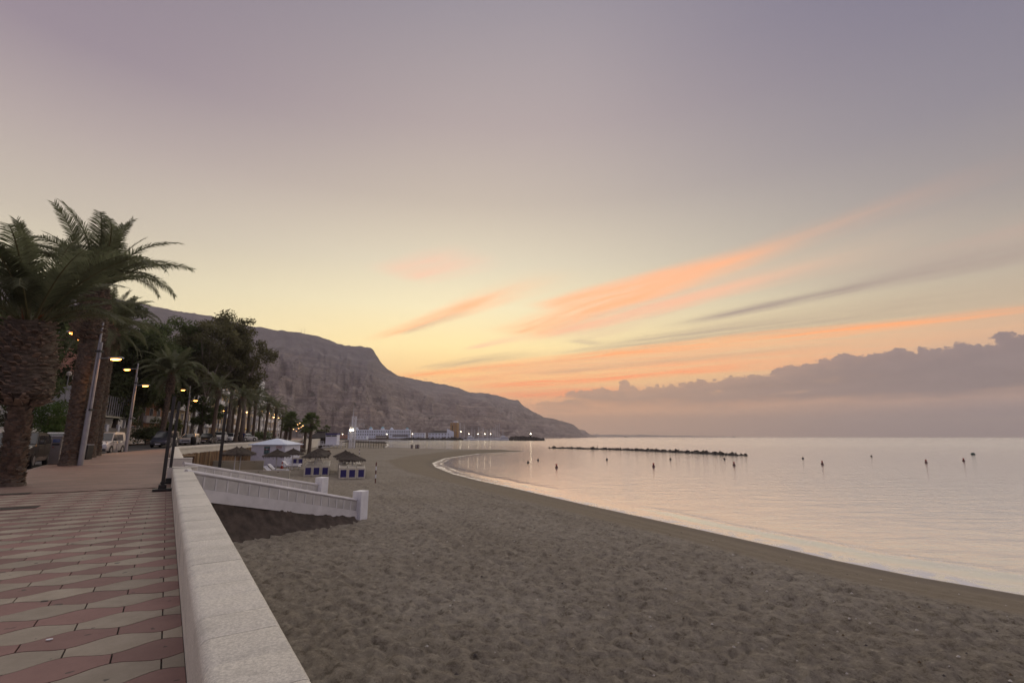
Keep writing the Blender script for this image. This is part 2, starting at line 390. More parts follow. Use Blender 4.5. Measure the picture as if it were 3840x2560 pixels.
M['kiosk_roof'] = mat('pale_blue_roof', (0.56, 0.63, 0.76), 0.5, 0.06, 3)
M['pink_slab'] = mat('pink_ramp_paving', (0.34, 0.20, 0.165), 0.85, 0.15, 2.0)
M['grey_box'] = mat('grey_enamel', (0.22, 0.20, 0.185), 0.5, 0.08, 3)
M['screen'] = mat('blue_screen', (0.05, 0.08, 0.2), 0.25, 0.1, 3)
M['yellow'] = mat('yellow_awning', (0.55, 0.35, 0.03), 0.7, 0.1, 3)
M['skin'] = mat('skin', (0.36, 0.20, 0.14), 0.6, 0.05, 3)
M['hair'] = mat('dark_hair', (0.02, 0.014, 0.01), 0.7, 0.1, 3)
# ------------------------------------------------------------------ numeric noise
def _h(ix, iy, seed):
    n = (ix*374761393+iy*668265263+seed*974634721) & 0xffffffff
    n = ((n ^ (n >> 13))*1274126177) & 0xffffffff
    return (n ^ (n >> 16)) & 0xffff
def pnoise(x, y, seed=0):
    x = np.asarray(x, float); y = np.asarray(y, float)
    ix = np.floor(x).astype(np.int64); iy = np.floor(y).astype(np.int64); fx = x-ix; fy = y-iy
    u = fx*fx*fx*(fx*(fx*6-15)+10); v = fy*fy*fy*(fy*(fy*6-15)+10)
    def g(dx, dy):
        a = _h(ix+dx, iy+dy, seed)*(2*PI/65536.0); return np.cos(a)*(fx-dx)+np.sin(a)*(fy-dy)
    return (g(0,0)*(1-u)+g(1,0)*u)*(1-v)+(g(0,1)*(1-u)+g(1,1)*u)*v
def fbm(x, y, oct=5, seed=0, gain=0.5):
    a = 1.0; s = 0
    for i in range(oct): s = s+a*pnoise(x*2.0**i, y*2.0**i, seed+i*17); a *= gain
    return s
def sstep(a, b, x):
    t = np.clip((np.asarray(x, float)-a)/(b-a), 0, 1); return t*t*(3-2*t)
def seg_dist(px, py, pts):
    """distance to a polyline, nearest arc length and signed side (left positive)"""
    best = np.full(px.shape, 1e18); arc = np.zeros(px.shape); side = np.zeros(px.shape); acc = 0.0
    for (x0, y0), (x1, y1) in zip(pts[:-1], pts[1:]):
        dx, dy = x1-x0, y1-y0; L = math.hypot(dx, dy)
        t = np.clip(((px-x0)*dx+(py-y0)*dy)/(L*L), 0, 1)
        d = (px-x0-t*dx)**2+(py-y0-t*dy)**2; m = d < best
        best = np.where(m, d, best); arc = np.where(m, acc+t*L, arc)
        side = np.where(m, np.sign(dx*(py-y0)-dy*(px-x0)), side); acc += L
    return np.sqrt(best), arc, side
def inside(px, py, poly):
    r = np.zeros(px.shape, bool); n = len(poly); j = n-1
    for i in range(n):
        xi, yi = poly[i]; xj, yj = poly[j]
        c = ((yi > py) != (yj > py)) & (px < (xj-xi)*(py-yi)/(yj-yi+1e-12)+xi)
        r ^= c; j = i
    return r

# ------------------------------------------------------------------ the lie of the land
SEA = -2.6
WDIR = Vector((-0.573, 0.8195)); RDIR = Vector((0.8195, 0.573))          # along the sea wall / towards the sea
def rw(R, W, z=0.0): return Vector((RDIR.x*R+WDIR.x*W, RDIR.y*R+WDIR.y*W, z))
PAR = [tuple(rw(0.27, w)[:2]) for w in (-30, 20, 47)]+[(-32.9, 60), (-54.5, 128), (-70, 180), (-108, 280), (-170, 400), (-240, 500)]   # inland face of the parapet
ARC0 = 30.0                                                              # arc length where W = 0
def ground_z(x, y):
    x = np.asarray(x, float); y = np.asarray(y, float)
    d, arc, side = seg_dist(x, y, PAR); s = arc-ARC0
    road = np.interp(s, [30, 54, 79, 116, 400], [0, .25, .70, .95, 1.2])
    par = np.interp(s, [25, 46, 68, 140, 300], [0, .28, .34, .36, .6])
    w = sstep(1, 9, d)
    return par*(1-w)+road*w
def gzp(p): return float(ground_z(np.array([p[0]]), np.array([p[1]]))[0])
def onground(px, py, Y, dz=0.0):
    p = at(px, py, Y); p.z = gzp(p)+dz; return p
def par_pt(s, v):
    """point at arc length s (from W = 0) and v metres inland of the parapet"""
    a = s+ARC0; acc = 0
    for i in range(len(PAR)-1):
        p0, p1 = Vector(PAR[i]), Vector(PAR[i+1]); L = (p1-p0).length
        if a <= acc+L or i == len(PAR)-2:
            t = (a-acc)/L; d = (p1-p0).normalized()
            n0 = Vector((-d.y, d.x)); nn = n0
            dist = (a-acc); rest = acc+L-a
            if i+2 < len(PAR) and rest < 8:
                d2 = (Vector(PAR[i+2])-p1).normalized(); k = 0.5*(1-rest/8)
                nn = (n0*(1-k)+Vector((-d2.y, d2.x))*k).normalized()
            if i > 0 and dist < 8:
                d2 = (p0-Vector(PAR[i-1])).normalized(); k = 0.5*(1-dist/8)
                nn = (n0*(1-k)+Vector((-d2.y, d2.x))*k).normalized()
            return p0+(p1-p0)*t+nn*v
        acc += L
SHORE = [(60, -14), (40, -4), (25, 5.2), (18, 10.4), (13.7, 14), (12.2, 15.8), (11.1, 17.7), (10.3, 19.6), (8.9, 22.6), (7.1, 26.4), (4.3, 32.2), (0.1, 41.6), (-3.2, 48.5),
         (-6.7, 56.9), (-10.7, 69.8), (-12.8, 80.1), (-13.2, 97.8), (-8.4, 125.6), (3.0, 144.3), (3.6, 146.5), (-6, 152), (-20, 159), (-38, 176), (-52, 202), (-60, 238), (-84, 330), (-134, 470), (-195, 590), (-215, 640)]
LAND = SHORE+[(-1500, 900), (-1500, -400), (60, -400)]
def shore_d(x, y):
    d, arc, side = seg_dist(x, y, SHORE); ins = inside(x, y, LAND)
    return np.where(ins, d, -d)
def sand_z(x, y, d=None):
    if d is None: d = shore_d(x, y)
    zi = np.interp(d, [-60, -4, 0, 5, 9, 24, 60], [-4.6, -2.95, SEA, -2.15, -2.02, -1.88, -1.75])
    dp, arc, side = seg_dist(x, y, PAR); s = arc-ARC0
    near = sstep(7, 1.5, dp)*sstep(42, 24, s)*sstep(-6, 2, s)
    far = sstep(120, 200, y)*sstep(10, 45, d)*0.45
    return zi+near*0.22+far
def szp(p): return float(sand_z(np.array([p[0]]), np.array([p[1]]))[0])
def onsand(px, py, Y):
    p = at(px, py, Y); p.z = szp(p); return p

# ------------------------------------------------------------------ beach
def polar(r0, r1, nr, a0, a1, na, cx=-1.0, cy=-3.5):
    r = r0*(r1/r0)**np.linspace(0, 1, nr); a = np.radians(np.linspace(a0, a1, na))
    R_, A_ = np.meshgrid(r, a, indexing='ij'); x = cx+R_*np.sin(A_); y = cy+R_*np.cos(A_)
    i = np.arange(nr*na).reshape(nr, na)
    f = np.stack([i[:-1, :-1], i[:-1, 1:], i[1:, 1:], i[1:, :-1]], -1).reshape(-1, 4)[:, ::-1]
    return x.ravel(), y.ravel(), f, R_.ravel()
def attr(me, name, vals):
    a = me.attributes.new(name, 'FLOAT', 'POINT'); a.data.foreach_set('value', np.asarray(vals, np.float32))
def build_beach():
    x, y, f, r = polar(2.6, 760, 820, -58, 100, 560)
    d = shore_d(x, y); z = sand_z(x, y, d)
    gwid = np.interp(y, [10, 25, 60, 85], [3.3, 3.6, 5.6, 7.0]); groom = sstep(gwid+0.5, gwid-0.5, d+0.5*pnoise(x*0.1, y*0.1, 5))             # raked strip by the water
    dw, arc, side = seg_dist(x, y, PAR)
    nx, ny = x+0.12*pnoise(x*2, y*2, 3), y+0.12*pnoise(x*2.2, y*2.2, 4)
    # footprints: oval pits of several sizes, trodden over each other
    pits = 0
    for k, (sc, amp) in enumerate(((2.4, 0.022), (4.6, 0.050), (7.6, 0.055))):
        n = pnoise(nx*sc*0.75+ny*sc*0.2, ny*sc-nx*sc*0.1, 20+k)
        pits = pits-amp*sstep(0.05, 0.34, n)+amp*0.45*sstep(0.05, 0.3, -n)
    fade = sstep(70, 20, r)*0.85+0.15
    z = z+pits*(1-groom*0.94)*fade*sstep(0.5, 3, d)+0.035*fbm(x*0.25, y*0.25, 3, 40)*(1-groom)*sstep(1, 8, d)
    # the raked strip: long wheel ridges parallel to the water
    rid = 0.014*np.sin(d*5.2+1.2*pnoise(x*.12, y*.12, 9))+0.030*sstep(0.22, 0.0, np.abs(d-1.7-0.4*pnoise(x*.08, y*.08, 10)))-0.05*sstep(0.16, 0.0, np.abs(d-2.2-0.3*pnoise(x*.07, y*.07, 11)))-0.04*sstep(0.14, 0.0, np.abs(d-2.9-0.3*pnoise(x*.07, y*.07, 12)))
    z = z+rid*groom*sstep(0.8, 1.6, d)
    for dk in (5.2, 6.9, 10.5, 12.2):
        tk = np.abs(d-dk-0.6*pnoise(x*.05, y*.05, 15)); z = z+(0.026*np.exp(-((tk-0.34)/0.12)**2)-0.055*sstep(0.26, 0.08, tk))*sstep(-0.35, 0.1, pnoise(x*.06+dk, y*.06, 19))*(1-groom)
    z = z-0.02*sstep(0.25, 0.5, pnoise(x*1.6, y*1.6, 60))*sstep(0.8, 1.4, d)*groom
    me = npmesh('beach', np.stack([x, y, z], 1), f, mat_sand(), True)
    attr(me, 'shore', d); attr(me, 'groom', groom); attr(me, 'wall', dw)
    tag(link('beach', me), kind='structure')
def attrn(nt, name):
    n = nt.nodes.new('ShaderNodeAttribute'); n.attribute_name = name; return V(nt, n.outputs['Fac'])
def mat_sand():
    m = bpy.data.materials.new('grey_sand'); m.use_nodes = True; nt = m.node_tree; b = nt.nodes['Principled BSDF']
    pv = V(nt, nt.nodes.new('ShaderNodeNewGeometry').outputs['Position'])
    d = attrn(nt, 'shore'); g = attrn(nt, 'groom')
    n1 = noise(nt, pv, 0.16, 5, 0.65); n2 = noise(nt, pv, 2.4, 6, 0.7); n3 = noise(nt, pv, 55, 3, 0.7); n4 = noise(nt, pv, 160, 2, 0.7)
    c = mixc(nt, n1.sm(0.35, 0.65), (0.27, 0.238, 0.192), (0.335, 0.303, 0.255))
    gr = noise(nt, pv, 4.0, 10, 0.88)
    c = mixc(nt, n2.sm(0.30, 0.72)*0.45, c, (0.19, 0.16, 0.12))
    c = mixc(nt, gr.sm(0.51, 0.40)*0.9, c, (0.105, 0.087, 0.066))
    c = mixc(nt, gr.sm(0.53, 0.64)*0.75, c, (0.46, 0.42, 0.34))
    c = mixc(nt, n3.sm(0.35, 0.7)*0.40, c, (0.20, 0.175, 0.14))
    c = mixc(nt, n4.sm(0.62, 0.72)*0.7, c, (0.36, 0.33, 0.28))
    c = mixc(nt, g*0.8, c, mixc(nt, n3.sm(0.3, 0.7), (0.165, 0.136, 0.096), (0.225, 0.19, 0.138)))
    wet = d.sm(1.9, 0.3)
    c = mixc(nt, wet*0.75, c, (0.105, 0.085, 0.068))
    nt.links.new(c.s, b.inputs['Base Color'])
    ro = (wet*-0.25)+0.95
    ro = (ro-d.sm(0.14, 0.0)*0.4).max(0.25)
    nt.links.new(ro.s, b.inputs['Roughness'])
    nt.links.new((d.sm(0.3, 0.0)*0.3+0.10).s, b.inputs['Specular IOR Level'])
    bp = nt.nodes.new('ShaderNodeBump'); bp.inputs['Distance'].default_value = 0.035
    h = n3*0.25+gr*1.6+noise(nt, pv, 12, 6, 0.75)*0.8+n4*0.1
    nt.links.new(((d.sm(0.4, 2.5))*((g*-0.65)+1.0)*0.95).s, bp.inputs['Strength'])
    nt.links.new(h.s, bp.inputs['Height']); nt.links.new(bp.outputs[0], b.inputs['Normal'])
    return m
build_beach()

# ------------------------------------------------------------------ sea
def mat_sea():
    m = bpy.data.materials.new('sea_water'); m.use_nodes = True; nt = m.node_tree; b = nt.nodes['Principled BSDF']
    pv = V(nt, nt.nodes.new('ShaderNodeNewGeometry').outputs['Position']); d = attrn(nt, 'shore')
    sp = nt.nodes.new('ShaderNodeSeparateXYZ'); nt.links.new(pv.s, sp.inputs[0])
    x, y = V(nt, sp.outputs[0]), V(nt, sp.outputs[1])
    n1 = noise(nt, comb(nt, x*0.35+y*0.12, y*1.1, 0.0), 0.55, 4, 0.6, 0.4)
    n2 = noise(nt, comb(nt, x*0.5, y*1.2, 4.0), 2.6, 4, 0.65, 0.5)
    n3 = noise(nt, comb(nt, x*0.02, y*0.06, 2.0), 1.0, 4, 0.6)
    dist = (x*x+y*y).pow(0.5)
    # ragged foam: the last sheet of swash, and a broken line of surf a little way out
    fn = noise(nt, comb(nt, x*0.9, y*0.9, 1.0), 1.3, 6, 0.7, 0.8); fl = noise(nt, comb(nt, x*0.11, y*0.11, 7.0), 1.0, 3, 0.5)
    dd = d+(fl-0.5)*1.6
    sw = dd.sm(-1.1, -0.30)*fn.sm(0.40, 0.62)*0.8+d.sm(-0.30, -0.06)*0.25
    surf = dd.sm(-3.6, -2.7)*dd.sm(-1.2, -2.0)*fn.sm(0.46, 0.68)*y.sm(48, 14)*0.6
    far = dd.sm(-1.9, -1.4)*dd.sm(-0.9, -1.3)*fn.sm(0.42, 0.6)*y.sm(30, 45)*y.sm(130, 80)*0.5
    foam = (sw+surf+far).clamp()
    shal = d.sm(-7, -0.6)
    deep = mixc(nt, n3, (0.215, 0.225, 0.24), (0.275, 0.28, 0.29))
    c = mixc(nt, shal*0.8, deep, (0.27, 0.265, 0.245))
    c = mixc(nt, foam, c, (0.62, 0.60, 0.64))
    nt.links.new(c.s, b.inputs['Base Color'])
    nt.links.new((foam*0.5+0.06+dist.sm(20, 400)*0.10).s, b.inputs['Roughness'])
    b.inputs['IOR'].default_value = 1.9
    nt.links.new(((foam*-0.6)+1.0).s, b.inputs['Specular IOR Level'])
    bp = nt.nodes.new('ShaderNodeBump'); bp.inputs['Distance'].default_value = 0.30
    nt.links.new((n1*1.0+n2*0.22+foam*0.05).s, bp.inputs['Height'])
    nt.links.new((dist.sm(8, 260, 0.13, 0.36)*(n3*0.9+0.55)*d.sm(-0.2, -5, 0.15, 1.0)).s, bp.inputs['Strength'])
    nt.links.new(bp.outputs[0], b.inputs['Normal'])
    return m
def build_sea():
    x, y, f, r = polar(6, 800, 420, -60, 105, 420)
    d = shore_d(x, y)
    z = np.full(x.shape, SEA)
    crest = np.exp(-((d+2.3+0.7*pnoise(x*.15, y*.15, 71))/0.55)**2)*sstep(-0.1, 0.25, pnoise(x*.09, y*.09, 72)+0.12)
    z += 0.045*crest*sstep(120, 60, y)+0.018*pnoise(x*0.7, y*1.3, 73)*sstep(-0.5, -4, d)*sstep(90, 40, r)
    keep = (d[f] < 1.5).any(1); f = f[keep]
    xs = np.stack([x, y, z], 1)
    used = np.unique(f); remap = np.zeros(len(xs), np.int64); remap[used] = np.arange(len(used))
    xs = xs[used]; f = remap[f]; dd = d[used]
    # open sea to the horizon, joined on as coarser rings
    rr = np.array([798, 1200, 2000, 4000, 6500, 9000]); aa = np.radians(np.linspace(-60, 105, 120))
    ox = (-1+rr[:, None]*np.sin(aa)).ravel(); oy = (-3.5+rr[:, None]*np.cos(aa)).ravel()
    i = np.arange(len(rr)*120).reshape(len(rr), 120)
    of = np.stack([i[:-1, :-1], i[:-1, 1:], i[1:, 1:], i[1:, :-1]], -1).reshape(-1, 4)[:, ::-1]+len(xs)
    xs = np.concatenate([xs, np.stack([ox, oy, np.full(len(ox), SEA-0.004)], 1)]); f = np.concatenate([f, of])
    me = npmesh('sea', xs, f, mat_sea(), True); attr(me, 'shore', np.concatenate([dd, np.full(len(ox), -200.0)]))
    tag(link('sea', me), kind='structure')
build_sea()

# ------------------------------------------------------------------ promenade, road, inland ground
WAVE_END = 19.2
TILE_L, TILE_P, TILE_A, TILE_T = 0.588, 0.307, 0.0585, 0.035
def tile_edge(k, R):                                                     # wavy joint k, W at position R
    return 4.467+TILE_P*(k-0.5)+(1 if k % 2 == 0 else -1)*TILE_A*np.cos(2*PI*(R-0.14)/TILE_L)
def mat_tile(name, c, c2):
    m = bpy.data.materials.new(name); m.use_nodes = True; nt = m.node_tree; b = nt.nodes['Principled BSDF']
    pv = V(nt, nt.nodes.new('ShaderNodeNewGeometry').outputs['Position'])
    r = V(nt, nt.nodes.new('ShaderNodeObjectInfo').outputs['Random'])
    n1 = noise(nt, pv, 3.2, 6, 0.7); n2 = noise(nt, pv, 45, 4, 0.7); n3 = noise(nt, pv, 9, 2, 0.4)
    cv = mixc(nt, n1.sm(0.25, 0.75), c, c2)
    cv = mixc(nt, noise(nt, pv, 0.7, 6, 0.7).sm(0.48, 0.72)*0.45, cv, tuple(x*0.62 for x in c))
    cv = mixc(nt, n2.sm(0.5, 0.8)*0.35, cv, tuple(x*0.6 for x in c))
    cv = mixc(nt, n3.sm(0.70, 0.735)*0.75, cv, (0.035, 0.03, 0.027))     # old chewing gum and drips
    hs = nt.nodes.new('ShaderNodeHueSaturation'); nt.links.new(cv.s, hs.inputs['Color'])
    nt.links.new((r*0.36+0.82).s, hs.inputs['Value']); nt.links.new(hs.outputs[0], b.inputs['Base Color'])
    b.inputs['Roughness'].default_value = 0.72
    bp = nt.nodes.new('ShaderNodeBump'); bp.inputs['Strength'].default_value = 0.35; bp.inputs['Distance'].default_value = 0.004
    nt.links.new((n2+n1*0.5).s, bp.inputs['Height']); nt.links.new(bp.outputs[0], b.inputs['Normal'])
    return m
M['tile_pink'] = mat_tile('pink_tile', (0.175, 0.092, 0.080), (0.215, 0.120, 0.104))
M['tile_cream'] = mat_tile('cream_tile', (0.235, 0.198, 0.150), (0.31, 0.265, 0.208))
M['joint'] = mat('dirty_joint', (0.035, 0.028, 0.022), 0.95, 0.3, 5, 0.5, 60)
def mat_prom():
    m = bpy.data.materials.new('ribbed_pink_paving'); m.use_nodes = True; nt = m.node_tree; b = nt.nodes['Principled BSDF']
    pv = V(nt, nt.nodes.new('ShaderNodeNewGeometry').outputs['Position'])
    sp = nt.nodes.new('ShaderNodeSeparateXYZ'); nt.links.new(pv.s, sp.inputs[0]); x, y = V(nt, sp.outputs[0]), V(nt, sp.outputs[1])
    R_ = x*RDIR.x+y*RDIR.y; W_ = x*WDIR.x+y*WDIR.y
    n1 = noise(nt, pv, 0.5, 5, 0.65); n2 = noise(nt, pv, 6, 5, 0.7)
    c = mixc(nt, n1.sm(0.3, 0.7), (0.215, 0.135, 0.108), (0.285, 0.187, 0.152))
    c = mixc(nt, n2.sm(0.4, 0.75)*0.4, c, (0.12, 0.075, 0.06))
    cell = nt.nodes.new('ShaderNodeTexWhiteNoise'); nt.links.new(comb(nt, (R_*(1/0.6))._m('FLOOR'), (W_*(1/0.4))._m('FLOOR'), 0.0).s, cell.inputs['Vector'])
    c = mixc(nt, V(nt, cell.outputs[0]).sm(0.2, 1.0)*0.45, c, (0.135, 0.088, 0.072))
    rib = ((R_*0.9+W_*0.44)*(2*PI/0.085))._m('SINE')
    tj = (W_*(2*PI/1.2))._m('COSINE').sm(0.985, 0.996)
    line = W_.sm(34.5, 34.6)*W_.sm(35.0, 34.9)+W_.sm(39.2, 39.3)*W_.sm(39.6, 39.5)
    c = mixc(nt, line, c, (0.36, 0.27, 0.20))
    c = mixc(nt, tj*0.75, c, (0.07, 0.048, 0.04))
    zone = W_.sm(34.4, 34.3)
    c = mixc(nt, rib.sm(0.1, 0.8)*0.45*zone, c, (0.095, 0.060, 0.050))
    nt.links.new(c.s, b.inputs['Base Color']); b.inputs['Roughness'].default_value = 0.6
    bp = nt.nodes.new('ShaderNodeBump'); bp.inputs['Strength'].default_value = 0.6; bp.inputs['Distance'].default_value = 0.006
    nt.links.new(((rib*0.5)*zone+n2*0.4).s, bp.inputs['Height']); nt.links.new(bp.outputs[0], b.inputs['Normal'])
    return m
def strip(name, s0, s1, ds, vs, mats, dz=0.0, zf=None):
    ss = np.arange(s0, s1+1e-6, ds); verts = []
    for s in ss:
        for v, h in vs:
            p = par_pt(float(s), float(v)); verts.append((p.x, p.y, h))
    verts = np.array(verts); verts[:, 2] += ground_z(verts[:, 0], verts[:, 1])+dz
    n = len(vs); i = np.arange(len(ss)*n).reshape(len(ss), n)
    f = np.stack([i[:-1, :-1], i[:-1, 1:], i[1:, 1:], i[1:, :-1]], -1).reshape(-1, 4)
    return npmesh(name, verts, f, mats, False)
KERB_V = 5.25
prom = tag(link('promenade', strip('promenade', WAVE_END, 430, 1.0, [(0.0, 0), (0.6, 0), (1.5, 0), (2.5, 0), (3.5, 0), (4.5, 0), (KERB_V, 0)], mat_prom())), kind='structure')
bed = MB(); q = [rw(0.30, -6), rw(0.30, WAVE_END), rw(-KERB_V, WAVE_END), rw(-KERB_V, -6)]
bed.add([(p.x, p.y, -0.02) for p in q], [(0, 1, 2, 3)]); bed.build('tile_bed', M['joint'], prom)
kb = MB()
for s in np.arange(-6, 200, 1.0):
    a, b2 = par_pt(float(s), KERB_V+0.07), par_pt(float(s)+0.985, KERB_V+0.07); mid = (a+b2)/2; dd_ = b2-a
    z = gzp(mid); kb.box((mid.x, mid.y, z-0.07), (dd_.length, 0.15, 0.15), math.atan2(dd_.y, dd_.x))
kb.build('kerb', M['kerb'], prom)['kind'] = 'stuff'
road = tag(link('road', strip('road', -30, 430, 2.0, [(KERB_V, -0.125), (7, -.125), (9, -.125), (11, -.125), (13.6, -.125)], M['asphalt'])), kind='structure')
ml = MB()
for s in np.arange(20, 120, 5.2):
    pts = [par_pt(float(s), 7.35), par_pt(float(s)+0.1, 7.35), par_pt(float(s)+0.1, KERB_V+0.2), par_pt(float(s), KERB_V+0.2)]
    ml.add([(p.x, p.y, gzp(p)-0.118) for p in pts], [(0, 1, 2, 3)])
ml.build('parking_line', M['white'], road)['kind'] = 'stuff'
M['soil'] = mat('garden_soil', (0.075, 0.055, 0.04), 0.95, 0.3, 0.3, 0.6, 8)
g_vs = [(13.6, 0.0), (16, 0.0), (20, 0.1), (30, 0.3), (60, 1.0), (120, 4), (300, 16)]
tag(link('ground', strip('ground', -40, 430, 4.0, g_vs, M['soil'])), kind='structure')

# wave tiles: thin-ended lens shapes, pink and cream rows in running bond; the nearest 300 are parts
def tile_mesh(k, R0, R1):
    n = max(2, int(round((R1-R0)/TILE_L*12)))
    e = 0.0055
    Rs = np.linspace(R0+e, R1-e, n+1)
    lo, hi = tile_edge(k, Rs)+e, tile_edge(k+1, Rs)-e
    c = rw((R0+R1)/2, 4.467+TILE_P*k)
    dz = random.uniform(-0.0015, 0.0015)
    vs = []
    for z in (0.0, -0.02):
        for Wv in (lo, hi):
            for R_, w in zip(Rs, Wv):
                p = rw(R_, w); vs.append((p.x-c.x, p.y-c.y, z+dz))
    m = n+1; fs = []
    for i in range(n): fs.append((i, i+1, m+i+1, m+i))
    for i in range(n): fs.append((i+1, i, 2*m+i, 2*m+i+1)); fs.append((m+i, m+i+1, 3*m+i+1, 3*m+i))
    fs.append((0, m, 3*m, 2*m)); fs.append((m-1, 3*m-1, 4*m-1, 2*m-1))
    return vs, fs, c
def build_tiles():
    cand = []
    for k in range(-20, int((WAVE_END-4.467)/TILE_P)+1):
        off = 0.14 if k % 2 == 0 else 0.14-TILE_L/2
        for j in range(-11, 2):
            R0, R1 = off+TILE_L*(j-1), off+TILE_L*j
            R1 = min(R1, 0.279)
            if R1-R0 < 0.03 or R0 < -KERB_V: continue
            Wc = 4.467+TILE_P*k
            if Wc < -3 or Wc+0.25 > WAVE_END: continue
            c = rw((R0+R1)/2, Wc)
            # roughly inside the picture?
            fwd = c.y*math.cos(PITCH)+(0-CAM_H)*math.sin(PITCH); up = -c.y*math.sin(PITCH)+(-CAM_H)*math.cos(PITCH)
            vis = fwd > 0.3 and abs(c.x/fwd) < 1.14 and up/fwd > -0.80
            cand.append((0 if vis else 1, c.length, k, R0, R1))
    cand.sort()
    far = {0: MB(), 1: MB()}; cache = {}
    for n, (v, L, k, R0, R1) in enumerate(cand):
        m_ = M['tile_cream'] if k % 2 == 0 else M['tile_pink']
        if n < 296:
            vs, fs, c = tile_mesh(k, R0, R1)
            key = (k % 2, round(R1-R0, 3))
            if key not in cache: cache[key] = npmesh('paving_tile', vs, fs, m_)
            o = link('paving_tile', cache[key], prom, (c.x, c.y, random.uniform(-0.0015, 0.0015)))
        else:
            vs, fs, c = tile_mesh(k, R0, R1); far[k % 2].add([(a+c.x, b+c.y, z) for a, b, z in vs], fs)
    for i in (0, 1):
        if far[i].v: far[i].build('paving_tiles', M['tile_cream'] if i == 0 else M['tile_pink'], prom)['kind'] = 'stuff'
build_tiles()
# manhole lids and a scrap of paper
for (px, py, a, b_) in ((40, 1905, 0.9, 0.5), (30, 1852, 0.9, 0.45)):
    p = gz(px, py, 0.004); o = MB().box((0, 0, 0), (a, b_, 0.006)).build('manhole_cover', M['joint'], None, loc=p, rot=(0, 0, math.atan2(RDIR.y, RDIR.x)))
    tag(o, 'dark manhole cover in the striped tiles, ' + ('the nearer one' if py > 1880 else 'the one further off beside the first palm'), 'manhole cover', 'manhole covers in the paving')
p = gz(185, 2397, 0.006); mb = MB(); pts = [(math.cos(t)*0.022*(1+0.2*math.sin(3*t)), math.sin(t)*0.014) for t in np.linspace(0, 2*PI, 9)[:-1]]
mb.prism([(a, b_, 0) for a, b_ in pts], (0, 0, 0), (0, 0, 0.005))
tag(mb.build('paper_scrap', M['white'], None, loc=p, rot=(0, 0, 0.5)), 'small white scrap lying on a pink tile near the camera', 'litter')

# ------------------------------------------------------------------ sea wall
def wall_right(W): return 0.645+(W-2.4)*0.0085
WALL_END = 20.5
wall = empty('sea_wall', rw(0.5, 0), 0, 'long pale stone parapet with rounded coping between tiles and sand', 'wall')
def wall_profile(W, h=0.5, z0=-0.1, e=0.0, full=False):
    r = wall_right(W); q = []
    rad = 0.055
    q.append((0.275, z0))
    for t in np.linspace(0, PI/2, 5): q.append((0.255+rad-rad*math.cos(t)*1.0, h-rad+rad*math.sin(t)))
    for t in np.linspace(PI/2, 0, 4): q.append((r-0.03+0.03*math.cos(t), h-0.03+0.03*math.sin(t)))
    q.append((r-0.01, z0))
    return q
def loft(mb, stations, mi=None):
    n = len(stations[0]); vs = [p for s in stations for p in s]; fs = []
    for i in range(len(stations)-1):
        for k in range(n-1): fs.append((i*n+k, i*n+k+1, (i+1)*n+k+1, (i+1)*n+k))
        fs.append((i*n+n-1, i*n, (i+1)*n, (i+1)*n+n-1))
    fs.append(tuple(range(n))); fs.append(tuple((len(stations)-1)*n+k for k in range(n-1, -1, -1)))
    mb.add(vs, fs, mi)
# coping blocks about 0.36 m long, each with its own edges
base = rw(0.5, 0); w = -2.0; i = 0
while w < WALL_END-0.01:
    L = 0.372+random.uniform(-0.012, 0.012); w1 = min(w+L, WALL_END)
    if WALL_END-w1 < 0.15: w1 = WALL_END
    mb = MB(); st = []; dzz = random.uniform(-0.002, 0.002); g = 0.0022
    for W_, sh in ((w+0.0012, g), (w+0.010, 0), (w1-0.010, 0), (w1-0.0012, g)):
        prof = wall_profile(W_, 0.5+dzz-sh*0.8, 0.10)
        rc = sum(a for a, _ in prof)/len(prof)
        st.append([tuple(rw(a+(rc-a)*sh*1.2, W_, z)-base) for a, z in prof])
    loft(mb, st); auto_smooth(mb.build('coping_block', M['coping'], wall), 35)
    w = w1; i += 1
mb = MB(); st = []
for W_ in (-2.0, 10.0, WALL_END-0.01):
    r = wall_right(W_); st.append([tuple(rw(a, W_, z)-base) for a, z in ((0.279, -0.15), (0.279, 0.12), (r-0.025, 0.12), (r-0.025, -2.4), (0.279, -2.4))])
loft(mb, st); mb.build('wall_body', M['render'], wall)
# the two stepped end blocks and the wall beyond the stairs
def wall_block(name, R0, R1, W0, W1, h, z0, label, m=M['render'], group=None):
    mb = MB(); c = rw((R0+R1)/2, (W0+W1)/2)
    t = empty(name, c, 0, label, 'wall block', group)
    mb.bbox((0, 0, (h+z0)/2), (R1-R0, W1-W0, h-z0), 0.012)
    o = mb.build('block_body', m, t, rot=(0, 0, math.atan2(RDIR.y, RDIR.x)))
    k = MB(); k.bbox((0, 0, h+0.012), (R1-R0+0.03, W1-W0+0.03, 0.026), 0.008)
    k.build('cap', M['coping'], t, rot=(0, 0, math.atan2(RDIR.y, RDIR.x)))
    return t
wall_block('pedestal', 0.13, 0.98, WALL_END+0.05, WALL_END+0.5, 0.50, -1.8, 'squat cream end block directly behind the end of the long parapet')
wall_block('pedestal', 0.14, 1.02, 26.3, 26.9, 0.60, -1.8, 'cream end block on the far side of the beach stairs')
